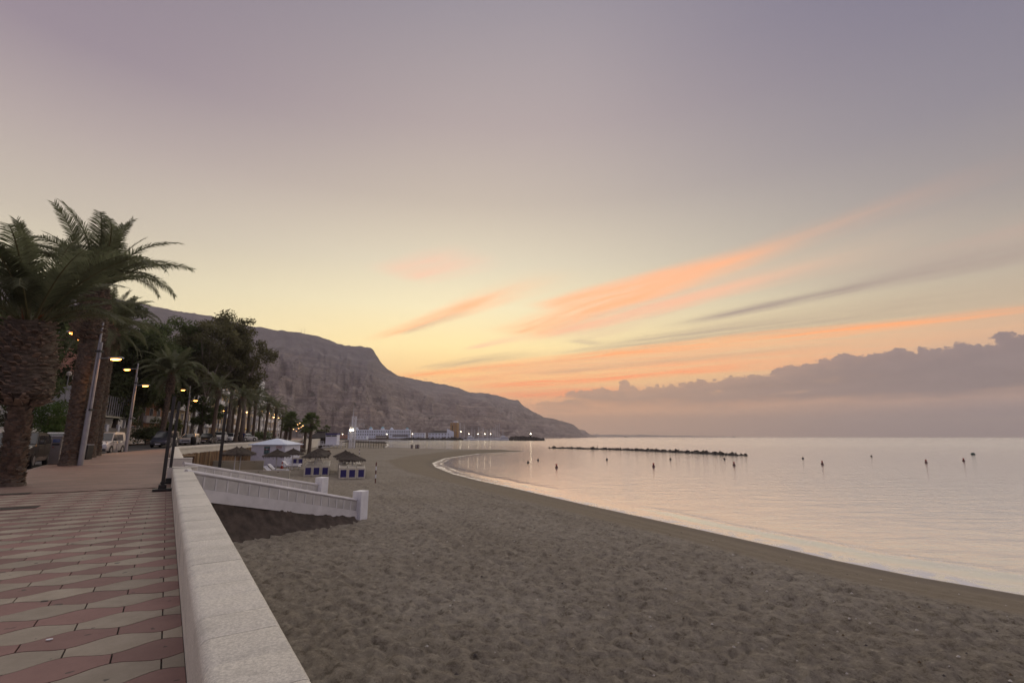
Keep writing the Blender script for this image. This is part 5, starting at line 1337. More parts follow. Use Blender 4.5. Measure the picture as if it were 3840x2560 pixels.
# frontages stand along the inland side of the road, seen at a slant from the promenade
def front_rot(s): 
    a, b2 = par_pt(s, 24), par_pt(s+4, 24); return math.atan2(b2.y-a.y, b2.x-a.x)+PI
def blk(s, v, *a, **k):
    q_ = pv(s, v); return building(a[0], q_, front_rot(s)+PI, *a[1:], **k)
wh = blk(75, 17, 'white_house', 14, 8, 6.2, 2, 4, M['facade_white'], 'white house with a wooden pergola behind the mid-sized palm', balcony=False)
pg = empty('pergola', pv(72, 15.8), front_rot(72)+PI, 'flat canopy with upright slats on the front of the white house', 'pergola')
MB().box((0, 0, 3.3), (9, 2.4, .16)).build('canopy_slab', M['cream_panel'], pg)
for i in range(16): MB().box((-4.3+i*.573, -1.1, 4.5), (.10, .08, 2.4)).build('slat', M['grey_metal'], pg)
for sx in (-4.2, 4.2): MB().box((sx, -.9, 1.6), (.25, .25, 3.3)).build('column', M['white'], pg)
blk(96, 20, 'apartment_building', 16, 12, 15.5, 5, 5, M['facade_pink'], 'salmon pink apartment block partly hidden by the eucalyptus trees')
blk(113, 20, 'apartment_building', 14, 12, 14.5, 5, 4, M['facade_cream'], 'cream apartment block with white balconies behind the knotted palm', bal_m=M['white'])
blk(128, 20, 'apartment_building', 13, 12, 11.5, 4, 4, M['facade_white'], 'low white apartment block left of the close row of palm trunks')
blk(146, 20, 'apartment_building', 18, 12, 14.0, 5, 6, M['facade_ochre'], 'ochre apartment block behind the close row of palms')
blk(168, 20, 'apartment_building', 20, 14, 16.5, 5, 6, M['facade_cream'], 'long cream apartment block left of the bulge-necked palm', bal_m=M['facade_cream'])
blk(192, 20, 'apartment_building', 20, 14, 15.5, 5, 6, M['facade_white'], 'grey-white apartment block behind the bulge-necked palm')
blk(216, 20, 'apartment_building', 22, 14, 15.5, 5, 6, M['facade_cream'], 'apartment block at the far end of the terrace before the fan palms')
blk(245, 20, 'apartment_building', 26, 14, 14, 4, 7, M['facade_ochre'], 'far apartment block showing between the distant street lamps')
blk(280, 20, 'apartment_building', 30, 14, 12, 4, 8, M['facade_white'], 'most distant apartment block of the sea-front terrace')
b = pv(160, 18.2); aw = empty('shop_awning', b, front_rot(160)+PI, 'yellow shop awning under the cream apartments', 'awning')
MB().add([(-2.5, 0, 3.2), (2.5, 0, 3.2), (2.5, -1.8, 2.5), (-2.5, -1.8, 2.5), (-2.5, 0, 3.1), (2.5, 0, 3.1), (2.5, -1.8, 2.2), (-2.5, -1.8, 2.2)], [(0, 1, 2, 3), (7, 6, 5, 4), (3, 2, 6, 7), (0, 3, 7, 4), (1, 5, 6, 2)]).build('canvas', M['yellow'], aw)
MB().tube([(-2.4, -1.7, 0), (-2.4, -1.7, 2.3)], .04, 6).build('awning_leg', M['white'], aw); MB().tube([(2.4, -1.7, 0), (2.4, -1.7, 2.3)], .04, 6).build('awning_leg', M['white'], aw)
b = at(934, 1640, 190); b.z = 0; building('apartment_building', b, 0.25, 4.5, 6, 23, 7, 2, M['facade_white'], 'tall pale tower block peering over the trees at the foot of the mountain', balcony=False)
b = face(330, 95); building('hillside_house', b+Vector((0, 0, 4)), 0.5, 12, 9, 9, 3, 4, M['brown_wall'], 'shadowy house on the slope between the two foremost palms', balcony=True)
for k, (px, py) in enumerate(((238, 1410), (262, 1424))):
    b = at(px, 1520, 50); h = at(px, py, 50).z-b.z; t = empty('garden_lamp', b, 0, ('taller' if k == 0 else 'shorter')+' of two unlit post lamps on the white terrace', 'garden lamp', 'post lamps on the terrace')
    MB().tube([(0, 0, -1.5), (0, 0, h)], .04, 6).build('post', M['grey_metal'], t); MB().lathe((0, 0, h), [(.08, 0), (.2, .1), (.22, .4), (.05, .5)], 8).build('lantern', M['lamp_off'], t)

# ------------------------------------------------------------------ on the sand: kiosk, screens, umbrellas, loungers
def kiosk():
    b = onsand(1000, 1745, 58); t = empty('beach_kiosk', b, math.radians(-2), 'white boarded beach kiosk with a pale hipped roof', 'kiosk')
    w, d, h = 4.0, 3.8, 2.58
    MB().box((0, d/2, h/2), (w-.06, d-.06, h)).build('wall', M['kiosk'], t)
    n = 13; bm_ = npmesh('board', (lambda m_: m_.v)(MB().box((0, 0, 0), (w, .035, h/n-.018))), (lambda m_: m_.f)(MB().box((0, 0, 0), (w, .035, h/n-.018))), M['kiosk'])
    for i in range(n): link('board', bm_, t, (0, -.005, h*(i+.5)/n))
    bs = npmesh('side_board', MB().box((0, 0, 0), (.035, d, h/n-.018)).v, MB().box((0, 0, 0), (.035, d, h/n-.018)).f, M['kiosk'])
    for i in range(n): link('board', bs, t, (w/2-.01, d/2, h*(i+.5)/n))
    mb = MB(); e = .28; mb.add([(-w/2-e, -e, h), (w/2+e, -e, h), (w/2+e, d+e, h), (-w/2-e, d+e, h), (0, d/2, h+.72), (-w/2-e, -e, h-.07), (w/2+e, -e, h-.07), (w/2+e, d+e, h-.07), (-w/2-e, d+e, h-.07)], [(0, 1, 4), (1, 2, 4), (2, 3, 4), (3, 0, 4), (5, 6, 1, 0), (6, 7, 2, 1), (7, 8, 3, 2), (8, 5, 0, 3), (8, 7, 6, 5)]); mb.build('roof', M['kiosk_roof'], t)
    MB().box((0, -.03, .02), (w+.1, .12, .16)).build('plinth', M['grey_box'], t)
    # poster with three round marks, and a printed notice
    po = empty('poster', b+Vector((-0.12, -0.06, 1.92)), math.radians(-2), 'teal poster with three round marks on the kiosk wall', 'poster')
    MB().box((0, 0, 0), (.66, .02, .88)).build('sheet', mat('teal_print', (.035, .085, .095), .5, .2, 6), po)
    for i, m_ in enumerate((M['red'], M['white'], M['red'])):
        MB().tube([((i-1)*.2, -.012, .12), ((i-1)*.2, -.024, .12)], .075, 12).build('round_mark', m_, po)
        MB().tube([((i-1)*.2, -.02, .12), ((i-1)*.2, -.03, .12)], .03, 10).build('round_mark_centre', M['white'] if i != 1 else M['red'], po)
    mb = MB(); mb.box((0, -.015, .33), (.54, .012, .06))
    for i in range(6): mb.box(((i % 3-1)*.2, -.015, -.12-.14*(i//3)), (.10, .012, .07))
    mb.build('print', mat('pale_print', (.3, .42, .42), .6), po)
    no = empty('notice_board', b+Vector((1.30, -0.10, 2.22)), math.radians(-2), 'white notice with red and blue lines near the kiosk corner', 'notice')
    MB().box((0, 0, 0), (.8, .02, .46)).build('sheet', M['white'], no); mb = MB(); mb.box((0, -.015, .13), (.68, .012, .05)); mb.box((0, -.015, -.02), (.68, .012, .04)); mb.build('red_line', M['red'], no)
    mb = MB(); mb.box((0, -.015, .055), (.68, .012, .03)); mb.box((0, -.015, -.13), (.68, .012, .05)); mb.build('blue_line', M['blue_paint'], no)
kiosk()
def screen_panel(a, b2, top_z, label, nb):
    a, b2 = Vector(a), Vector(b2); d = b2-a; L = math.hypot(d.x, d.y); zb = min(szp(a), szp(b2))-.1
    t = empty('beach_screen', (a.x, a.y, zb), math.atan2(d.y, d.x), label, 'screen', 'cream screens on the sand'); h = top_z-zb; k = max(2, round(L/2.2))
    for i in range(k): MB().box((L*(i+.5)/k, 0, h/2), (L/k-.012, .06, h)).build('panel', M['cream_panel'], t)
    MB().box((L/2, 0, h+.02), (L, .09, .04)).build('top_rail', M['render'], t); mb = MB()
    for i in range(nb): mb.box((L*(i+.4)/nb, -.04, h-.06), (.07, .04, .05))
    mb.build('bolt', M['black_metal'], t)
a = at(700, 1728, 48); b2 = at(990, 1728.5, 48); screen_panel(a, b2, a.z, 'farther of two cream screens standing on the sand in front of the kiosk', 5)
a = at(800, 1764, 37.5); b2 = at(1088, 1764, 37.0); screen_panel(a, b2, a.z, 'nearer cream screen just beyond the stair balustrades', 4)
a = at(702, 1707, 32.5); a.z = szp(a); t = empty('wall_box', a, math.atan2(RDIR.y, RDIR.x), 'brown timber-clad box against the beach wall behind the end blocks', 'box'); hh = at(702, 1710, 32.5).z-a.z
for i in range(8): MB().box((-.35+i*.1, -.3, hh/2), (.093, .05, hh)).build('plank', M['brown_wall'], t)
MB().box((0, 0, hh/2-.02), (.78, .56, hh)).build('box_core', M['brown_wall'], t); MB().box((0, 0, hh+.03), (.9, .74, .06)).build('lid', mat('box_lid', (.24, .17, .10), .85), t)

def umbrella_meshes():
    r = random.Random(12); n = 40; prof = [(0.02, .62), (.07, .55), (.16, .47), (.45, .33), (.8, .17), (1.10, .03), (1.16, -.05)]
    vs = []; fs = []
    for i, (rr, z) in enumerate(prof):
        for k in range(n):
            a = 2*PI*k/n; q_ = rr*(1+r.uniform(-.025, .025)+.03*math.sin(3*a)); vs.append((q_*math.cos(a), q_*math.sin(a), z+r.uniform(-.02, .02)*(i > 1)))
    for i in range(len(prof)-1):
        for k in range(n): fs.append((i*n+k, i*n+(k+1) % n, (i+1)*n+(k+1) % n, (i+1)*n+k))
    b = len(vs)
    for rr, z in ((1.05, -.05), (.4, .24), (.03, .38)):
        for k in range(n): a = 2*PI*k/n; vs.append((rr*math.cos(a), rr*math.sin(a), z))
    for i in range(2):
        for k in range(n): fs.append((b+i*n+(k+1) % n, b+i*n+k, b+(i+1)*n+k, b+(i+1)*n+(k+1) % n))
    cone = npmesh('thatch_cone', vs, fs, M['thatch'], False)
    fr = MB()
    for k in range(260):
        a = r.random()*2*PI; rr = r.uniform(1.02, 1.14); L = r.uniform(.06, .20)*(1.5 if r.random() < .15 else 1); w = r.uniform(.015, .035); p = Vector((rr*math.cos(a), rr*math.sin(a), r.uniform(-.02, .03))); tt = Vector((-math.sin(a), math.cos(a), 0))*w
        e = p+Vector((math.cos(a)*.06, math.sin(a)*.06, -L)); fr.add([p-tt, p+tt, e+tt*.3, e-tt*.3], [(0, 1, 2, 3)])
    for k in range(360):                                              # loose straws lying on the cone
        a = r.random()*2*PI; rr = r.uniform(.12, 1.0); z = np.interp(rr, [q_[0] for q_ in prof], [q_[1] for q_ in prof])+.015; L = r.uniform(.12, .3); w = r.uniform(.008, .022)
        p = Vector((rr*math.cos(a), rr*math.sin(a), z)); tt = Vector((-math.sin(a), math.cos(a), 0))*w; e = p+Vector((math.cos(a)*L, math.sin(a)*L, -L*.5+.03)); fr.add([p-tt, p+tt, e+tt*.4, e-tt*.4], [(0, 1, 2, 3)])
    fringe = npmesh('thatch_fringe', fr.v, fr.f, M['thatch_in'])
    return cone, fringe
CONE, FRINGE = umbrella_meshes()
def umbrella(px, py, Y, label, s=1.0, pole_m='pole_white', group='thatched umbrellas on the beach', far=False):
    ap = at(px, py, Y); b = ap.copy(); b.z = szp(b); H = ap.z-b.z-.62*s
    t = empty('thatched_umbrella', b, random.random()*6, label, 'beach umbrella', group)
    MB().tube([(0, 0, -.1), (0, 0, H+.5*s)], .05 if not far else .07, 8).build('pole', M[pole_m], t)
    link('thatch', CONE, t, (0, 0, H), (random.uniform(-.04, .04), random.uniform(-.04, .04), 0), s)
    if not far:
        o = link('fringe', FRINGE, t, (0, 0, H), None, s); o['kind'] = 'stuff'
    return t
umbrella(887, 1672, 44.5, 'thatched umbrella in front of the reed wall, left of a close pair', 1.12)
umbrella(907, 1672.5, 46, 'thatched umbrella in front of the reed wall, right of a close pair', 1.1)
umbrella(1041, 1681, 47, 'thatched umbrella over white loungers in front of the kiosk', 1.08)
umbrella(1060, 1676, 63, 'thatched umbrella half hidden behind the one in front of the kiosk', .95)
umbrella(1101, 1678.5, 54, 'thatched umbrella at the kiosk corner above two blue-backed loungers', 1.0)
umbrella(1108, 1666, 64, 'thatched umbrella peeping over the one at the kiosk corner', 1.0)
umbrella(1185, 1684.5, 47.2, 'front umbrella of the left lounger block', 1.06)
umbrella(1193, 1680, 51, 'middle umbrella of the left lounger block', 1.06)
umbrella(1200, 1675, 54, 'back umbrella of the left lounger block', 1.06)
umbrella(1324, 1697, 45.6, 'front umbrella of the right lounger block', 1.04)
umbrella(1310, 1692, 48.8, 'middle umbrella of the right lounger block', 1.04)
umbrella(1296, 1686, 52.5, 'back umbrella of the right lounger block', 1.04)
ORD = ['first', 'second', 'third', 'fourth', 'fifth', 'sixth', 'seventh', 'eighth', 'ninth', 'tenth', 'eleventh', 'twelfth', 'thirteenth', 'fourteenth', 'fifteenth', 'sixteenth']
UL = ['straw umbrella in the far row, %s from its end by the lifeguard hut' % w_ for w_ in ORD[:8]]+['straw umbrella in the far row, %s from its end nearest the water' % w_ for w_ in ORD[:8][::-1]]
for i in range(16):
    px = 1296+i*9.6; p_ = at(px, 1649.5+i*.25, 168-1.2*i)
    umbrella(px, 1649.5+i*.25, 168-1.2*i, UL[i], 1.0, 'rachis', 'far row of straw umbrellas', True)
def lounger_meshes():
    fr = MB(); W_, Hh = .70, .86
    for s in (-1, 1): fr.bbox((s*(W_/2-.055), 0, Hh/2), (.11, .06, Hh), .015)
    for z in (.07, Hh-.05): fr.bbox((0, 0, z), (W_-.22, .06, .12), .015)
    for s in (-1, 1):                                                   # long side rails running back, slightly sagging
        fr.tube([(s*(W_/2-.04), .03, Hh-.06), (s*(W_/2-.04), .6, Hh-.10), (s*(W_/2-.04), 1.2, Hh-.30)], .032, 6)
        fr.bbox((s*(W_/2-.05), 1.15, .28), (.06, .06, .56), .012)
    frame = npmesh('lounger_frame', fr.v, fr.f, M['plastic'])
    pn = MB()
    for k in range(8): pn.box((-.21+k*.06, 0.0+(.006 if k % 2 else 0), Hh/2), (.058, .018, Hh-.22))
    panel = npmesh('mesh_panel', pn.v, pn.f, M['blue_mesh'])
    sl = MB(); sl.bbox((0, 0, 0), (W_-.08, .055, .022), .006); slat = npmesh('slat', sl.v, sl.f, M['plastic'])
    bk = MB()
    for k in range(5): bk.bbox((0, .06+.13*k, 0), (W_-.10, .05, .025), .006)
    for q_ in (-1, 1): bk.bbox((q_*(W_/2-.04), .32, 0), (.05, .68, .045), .01)
    back = npmesh('folded_back', bk.v, bk.f, M['plastic'])
    return frame, panel, slat, back, Hh
LF, LP, LS, LB, LH = lounger_meshes()
def lounger_block(p0, dir_, nrow, pitch, which):
    u = Vector((dir_.x, dir_.y, 0)).normalized(); n = Vector((u.y, -u.x, 0)); rz = math.atan2(u.y, u.x)-PI/2; rr = random.Random(5)
    cols_ = ('left', 'middle', 'right')
    for i in range(nrow):
        for j in range(3):
            p = p0+u*(i*pitch+(0 if j else rr.uniform(-.1, .25)))+n*((j-1)*.74+rr.uniform(-.02, .02)); p.z = szp(p)
            if i == 0: lab = 'blue-backed cream lounger at the front of the %s lounger block, %s column' % (which, cols_[j])
            else: lab = 'cream lounger in the %s lounger block, %s column, %s behind the front row' % (which, cols_[j], ('first', 'second', 'third', 'fourth', 'fifth')[i-1])
            t = empty('sun_lounger', p, rz+rr.uniform(-.05, .05), lab, 'sun lounger', 'stacked loungers of the %s block' % which if i == 0 else 'rear loungers of the %s block' % which)
            link('frame', LF, t); link('mesh_panel', LP, t)
            for k in range(6): link('slat', LS, t, (0, .15+k*.2, LH-.05-.22*max(0, k-2)/3), (-.03*max(0, k-3)/6, 0, 0))
            link('folded_back', LB, t, (0, .45+rr.uniform(-.1, .1), LH+.01), (rr.uniform(.05, .28), rr.uniform(-.03, .03), 0))
A0 = gz(1186, 1783, -1.93); A0.z = 0; A1 = gz(1203, 1745, -1.9); lounger_block(A0, A1-A0, 6, 1.7, 'left')
B0 = gz(1320, 1794, -1.98); B1 = gz(1300, 1752, -1.93); lounger_block(B0, B1-B0, 6, 1.7, 'right')
def flat_lounger(p, rz, label, group='white loungers by the kiosk'):
    p.z = szp(p); t = empty('sun_lounger', p, rz, label, 'sun lounger', group); m = M['plastic_white']
    mb = MB()
    for s in (-1, 1): mb.bbox((0.35, s*.32, .30), (1.35, .06, .12), .015)
    mb.bbox((1.0, 0, .30), (.06, .66, .12), .015); mb.build('frame', m, t)
    for i in range(8): MB().bbox((-.2+i*.16, 0, .37), (.11, .60, .03), .01).build('slat', m, t)
    b = empty('backrest', (-.3, 0, .38), 0); b.parent = t; b.rotation_euler = (0, .72, 0)
    for i in range(5): MB().bbox((-.10-i*.15, 0, 0), (.11, .60, .03), .01).build('back_slat', m, b)
    mb = MB()
    for s in (-1, 1): mb.bbox((-.38, s*.31, 0), (.78, .05, .05), .012)
    mb.build('back_frame', m, b)
    for x in (-.2, .9):
        for s in (-1, 1): MB().bbox((x, s*.3, .13), (.06, .06, .28), .01).build('leg', m, t)
for px, py, Y, rz, lab in ((1028, 1762, 45, .0, 'nearest white slatted lounger under the umbrella in front of the kiosk'), (1040, 1756, 48.5, .0, 'second white slatted lounger behind the nearest one'),
                           (1090, 1744, 55.5, 0, 'white lounger with a raised back at the kiosk corner, nearer one'), (1096, 1738, 59, 0, 'white lounger at the kiosk corner, farther one')):
    flat_lounger(onsand(px, py, Y), rz, lab)
for k, (px, Y) in enumerate(((1108, 60), (1125, 60))):
    p = at(px, 1735, Y); p.z = szp(p); t = empty('sun_lounger', p, 0.05, ('left' if k == 0 else 'right')+' of two blue-backed loungers upright at the kiosk corner', 'sun lounger', 'upright loungers at the kiosk corner')
    link('frame', LF, t, None, None, 1.15); link('mesh_panel', LP, t, None, None, 1.15)
p = onsand(1057, 1750, 56); t = empty('traffic_cone', p, 0, 'red and white traffic cone by the kiosk door', 'traffic cone')
MB().box((0, 0, .02), (.36, .36, .04)).build('base', M['red'], t); MB().lathe((0, 0, .04), [(.14, 0), (.10, .25)], 12).build('cone', M['red'], t); MB().lathe((0, 0, .04), [(.102, .25), (.07, .45)], 12).build('band', M['white'], t); MB().lathe((0, 0, .04), [(.072, .45), (.03, .72)], 12).build('tip', M['red'], t)
for px, py, Y, H, lab in ((1408, 1797, 40, 1.55, 'red and white banded pole on the open sand right of the lounger blocks'), (1347, 1709, 84, 1.5, 'small banded pole behind the right lounger block'), (817, 1790, 38, 2.35, 'banded pole half hidden along the tall black pole')):
    p = onsand(px, py, Y); t = empty('banded_pole', p, 0, lab, 'marker pole', 'red and white marker poles'); n = 5
    for i in range(n): MB().tube([(0, 0, H*i/n-(.2 if i == 0 else 0)), (0, 0, H*(i+1)/n)], .045, 10).build('band', M['red_dull'] if i % 2 == 0 else M['white'], t)

# small stones, shells and dry weed lying about the trodden sand
pb = MB(); rp_ = random.Random(21)
for i in range(420):
    Yp = 5.5*(9.0**rp_.random()); Xp = rp_.uniform(-.22, .95)*Yp; q_ = np.array([Xp]), np.array([Yp])
    if float(shore_d(*q_)[0]) < 1.0 or Xp*RDIR.x+Yp*RDIR.y < 1.2: continue
    zq = float(sand_z(*q_)[0])+.02; sz = rp_.uniform(.010, .030); pb.mi = rp_.choice((0, 0, 1, 2)); n_ = 6; a0 = rp_.random()*6
    vs_ = [(Xp+sz*1.4*math.cos(a0+k*PI/3)*rp_.uniform(.7, 1.1), Yp+sz*math.sin(a0+k*PI/3)*rp_.uniform(.7, 1.1), zq-.01) for k in range(n_)]+[(Xp, Yp, zq+sz*.7)]
    pb.add(vs_, [(k, (k+1) % n_, n_) for k in range(n_)])
tag(pb.build('pebbles', [mat('pale_pebble', (.50, .47, .42), .8), mat('dark_pebble', (.07, .06, .055), .8), mat('dry_weed', (.11, .075, .04), .9)]), kind='stuff')

# ------------------------------------------------------------------ further along the beach
p = onsand(1194, 1664, 176); t = empty('beach_hut', p, 0.12, 'low black timber beach hut with a dark hipped roof', 'hut')
MB().box((0, 3, 1.45), (7.2, 6, 2.9)).build('wall', M['timber_dark'], t)
MB().add([(-4.2, -.7, 2.85), (4.2, -.7, 2.85), (4.2, 6.7, 2.85), (-4.2, 6.7, 2.85), (-1.6, 2.2, 4.7), (1.6, 2.2, 4.7), (1.6, 3.8, 4.7), (-1.6, 3.8, 4.7)], [(0, 1, 5, 4), (1, 2, 6, 5), (2, 3, 7, 6), (3, 0, 4, 7), (4, 5, 6, 7), (3, 2, 1, 0)]).build('roof', M['roof_dark'], t)
MB().box((0, 3, 4.95), (2.8, 1.6, .5)).build('roof_vent', M['roof_dark'], t)
for i in range(12): MB().box((-3.3+i*.6, -.03, 1.4), (.56, .05, 2.7)).build('plank', M['timber_dark'], t)
MB().box((1.6, -.06, 1.05), (1.0, .06, 2.0)).build('door', M['roof_dark'], t)
p = onsand(1244, 1676, 150); t = empty('lifeguard_hut', p, 0, 'white lifeguard hut with a violet band, raised on a railed deck', 'hut')
MB().box((0, 0, .95), (7.0, 3.4, .14)).build('deck', M['white'], t)
MB().box((0, .3, 2.45), (3.4, 2.4, 2.9)).build('wall', M['kiosk'], t); MB().box((0, .3, 4.15), (3.6, 2.6, .5)).build('blue_band', M['blue_paint'], t)
for s in (-1, 1):
    w_ = MB().box((s*.82, -.93, 3.62), (1.5, .05, .36)).build('window', M['glass'], t); MB().box((s*.82, -.95, 3.42), (1.56, .06, .05)).build('sill', M['white'], w_)
for sx in (-3.3, -1.2, 1.2, 3.3):
    for sy in (-1.5, 1.5): MB().box((sx, sy, .4), (.14, .14, 1.0)).build('stilt', M['white'], t)
mb = MB()
for z in (1.45, 1.95): mb.tube([(-3.5, -1.7, z), (-1.9, -1.7, z)], .05, 5); mb.tube([(1.9, -1.7, z), (3.5, -1.7, z)], .05, 5); mb.tube([(3.5, -1.7, z), (3.5, 1.7, z)], .05, 5)
for x in (-3.5, -2.7, -1.9, 1.9, 2.7, 3.5): mb.tube([(x, -1.7, .95), (x, -1.7, 1.98)], .05, 5)
mb.build('railing', M['white'], t)
rp = MB(); rp.add([(-3.4, -3.0, .0), (3.2, -3.0, .95), (3.2, -1.75, .95), (-3.4, -1.75, .0), (-3.4, -3.0, -.15), (3.2, -3.0, .80), (3.2, -1.75, .80), (-3.4, -1.75, -.15)], [(0, 1, 2, 3), (4, 5, 1, 0), (7, 6, 5, 4)]); rp.build('ramp', M['white'], t)
mb = MB()
for i in range(5): x = -3.3+i*1.6; z = (x+3.4)/6.6*.95; mb.tube([(x, -3.0, z), (x, -3.0, z+.95)], .045, 5)
mb.tube([(-3.3, -3.0, .95), (3.1, -3.0, 1.88)], .045, 5); mb.build('ramp_rail', M['white'], t)
MB().box((-2.9, -1.2, .35), (1.1, .8, .7)).build('locker', M['timber_dark'], t)
# lattice watch tower
p = onsand(1322, 1679, 147); t = empty('lattice_tower', p, 0.1, 'white steel lattice tower with side platforms and a thin mast on the beach', 'tower'); m = M['white']
Ht = at(1322, 1561, 147).z-p.z; wd = 1.05
for sx in (-1, 1):
    for sy in (-1, 1): MB().tube([(sx*wd/2, sy*wd/2, -.2), (sx*wd/2, sy*wd/2, Ht)], .07, 5).build('leg', m, t)
mb = MB(); nb = 8
for i in range(nb):
    z0, z1 = Ht*i/nb, Ht*(i+1)/nb
    for sy in (-1, 1):
        mb.tube([(-wd/2, sy*wd/2, z0), (wd/2, sy*wd/2, z1)], .045, 4); mb.tube([(wd/2, sy*wd/2, z0), (-wd/2, sy*wd/2, z1)], .045, 4); mb.tube([(-wd/2, sy*wd/2, z1), (wd/2, sy*wd/2, z1)], .045, 4)
        mb.tube([(sy*wd/2, -wd/2, z0), (sy*wd/2, wd/2, z1)], .045, 4)
mb.build('bracing', m, t)
zp = at(1322, 1600, 147).z-p.z; MB().box((1.0, 0, zp), (4.2, 1.4, .1)).build('platform', m, t); mb = MB()
for z in (.45, .95): mb.tube([(-1.1, -.7, zp+z), (3.1, -.7, zp+z)], .045, 4)
for x in (-1.1, .3, 1.7, 3.1): mb.tube([(x, -.7, zp), (x, -.7, zp+.97)], .045, 4)
mb.build('platform_rail', m, t)
zm = at(1322, 1520, 147).z-p.z; MB().tube([(-.35, 0, Ht), (-.35, 0, zm)], [.07, .03], 5).build('mast', m, t); MB().tube([(.4, 0, Ht-.75*1.1), (2.8, 0, Ht-.75*1.1)], .05, 4).build('arm', m, t)
MB().tube([(-.95, -.2, 0), (-.95, -.2, zp)], .2, 8).build('ladder_cage', m, t)
zl = at(1320, 1612, 147).z-p.z; mb = MB(); mb.bbox((-.75, -.7, zl), (.35, .2, .45), .05); mb.bbox((-.1, -.7, zl), (.35, .2, .45), .05); mb.build('floodlight', M['lamp_white'], t)
p = onsand(1385, 1677, 148); t = empty('beach_rail', p, 0, 'low thin rope rail with a tall stick right of the lattice tower', 'rail'); 
for x in (-4.5, 0.0, 4.5): MB().tube([(x, 0, -.1), (x, 0, 2.4 if x == 0 else .9)], .06, 5).build('stake', M['grey_metal'], t)
MB().tube([(-4.5, 0, .7), (0, 0, .6), (4.5, 0, .7)], .03, 4).build('rope', M['grey_metal'], t)
for k, (px, n, lab) in enumerate(((1544, 1, 'single dark beach bin with two pale spots at the water side'), (1561, 1, 'left half of the paired dark beach bins'), (1568, 1, 'right half of the paired dark beach bins'))):
    p = onsand(px, 1684, 156); t = empty('beach_bin', p, 0, lab, 'bin', 'dark bins at the far end of the sand'); MB().box((0, 0, .55), (.56, .5, 1.1)).build('bin_body', M['brown_wall'], t); mb = MB()
    for z in (.35, .8): mb.box((.05, -.26, z), (.22, .03, .2))
    mb.build('sticker', M['white'], t)
p = onsand(1077*1.0+150, 1690, 92); t = empty('beach_bin', p, 0, 'dark bin standing beside the slender fan palm', 'bin', 'dark bins at the far end of the sand'); MB().box((0, 0, .5), (.9, .5, 1.0)).build('bin_body', M['brown_wall'], t); mb = MB(); mb.box((.05, -.26, .7), (.25, .03, .2)); mb.box((.05, -.26, .3), (.25, .03, .2)); mb.build('sticker', M['white'], t)
# sloping pink ramp up to the promenade
Tp, Bp = at(1112, 1643, 134), at(1106, 1668, 112); t = empty('beach_ramp', Bp, 0, 'pink paved ramp climbing to the promenade beside the big fan palm', 'ramp'); uu = Tp-Bp; nn = Vector((uu.y, -uu.x, 0)).normalized()
MB().prism([(-nn*1.6), (nn*1.6), uu+nn*1.6, uu-nn*1.6], (0, 0, 0), (0, 0, -1.2)).build('ramp_slab', M['pink_slab'], t)
MB().prism([nn*1.6, nn*2.0, uu+nn*2.0, uu+nn*1.6], (0, 0, .65), (0, 0, -1.6)).build('ramp_wall', M['render'], t)

# ------------------------------------------------------------------ people
def person(px, Y, h, label, top, bottom, stride=.18, rz=0.0):
    b = at(px, 1640, Y); b.z = gzp(b); t = empty('person', b, rz, label, 'person'); k = h/1.75
    J = [(0, 0, .95), (0, 0, 1.2), (0, 0, 1.42), (0, 0, 1.54), (0, .02, 1.66), (.19, 0, 1.40), (.24, stride*.6, 1.12), (.25, stride*1.1, .86), (-.19, 0, 1.40), (-.24, -stride*.6, 1.12), (-.25, -stride, .86), (.09, stride*.5, .50), (.09, stride, .08), (-.09, -stride*.5, .5), (-.09, -stride*1.1, .08), (.10, stride+.12, .03), (-.10, -stride*1.1+.12, .03), (0, 0, 1.74)]
    E_ = [(0, 1), (1, 2), (2, 3), (3, 4), (4, 17), (2, 5), (5, 6), (6, 7), (2, 8), (8, 9), (9, 10), (0, 11), (11, 12), (0, 13), (13, 14), (12, 15), (14, 16)]
    R_ = [.15, .14, .15, .06, .10, .07, .05, .04, .07, .05, .04, .08, .05, .08, .05, .04, .04, .08]
    me = bpy.data.meshes.new('body'); me.from_pydata([tuple(c*k for c in j) for j in J], E_, []); o = link('body', me, t)
    md = o.modifiers.new('skin', 'SKIN'); 
    for i, v in enumerate(me.skin_vertices[0].data): v.radius = (R_[i]*k, R_[i]*k*.8); v.use_root = (i == 0)
    o.modifiers.new('sub', 'SUBSURF').levels = 1
    o.modifiers['sub'].render_levels = 1
    dg = bpy.context.evaluated_depsgraph_get(); ev = o.evaluated_get(dg); m2 = bpy.data.meshes.new_from_object(ev); o.modifiers.clear(); o.data = m2
    m2.materials.clear(); [m2.materials.append(x) for x in (M['skin'], top, bottom, M['hair'])]
    for p_ in m2.polygons:
        z = p_.center.z/k; x = abs(p_.center.x)/k; p_.material_index = 0 if (z > 1.5 or (x > .2 and z < 1.2)) else (1 if z > .93 else 2)
        if z > 1.68: p_.material_index = 3
        p_.use_smooth = True
PT = {k: mat('cloth_'+k, c, .85, .1, 5) for k, c in dict(pink=(.55, .30, .32), white=(.6, .58, .58), dark=(.03, .03, .035), blue=(.03, .035, .11), grey=(.1, .1, .11)).items()}
person(1033, 168, 1.74, 'person in a pink top walking beside the right-hand palms', PT['pink'], PT['dark'], rz=.3)
person(1027, 170, 1.70, 'person in a pale top walking just left of the pink-topped one', PT['white'], PT['grey'], rz=-.2)
person(914, 88, 1.76, 'person in a dark blue top on the promenade by the pale hatchback', PT['blue'], PT['grey'], .05, rz=.6)
person(1043, 172, 1.72, 'person in dark clothes right of the pink-topped walker', PT['dark'], PT['dark'], .1)

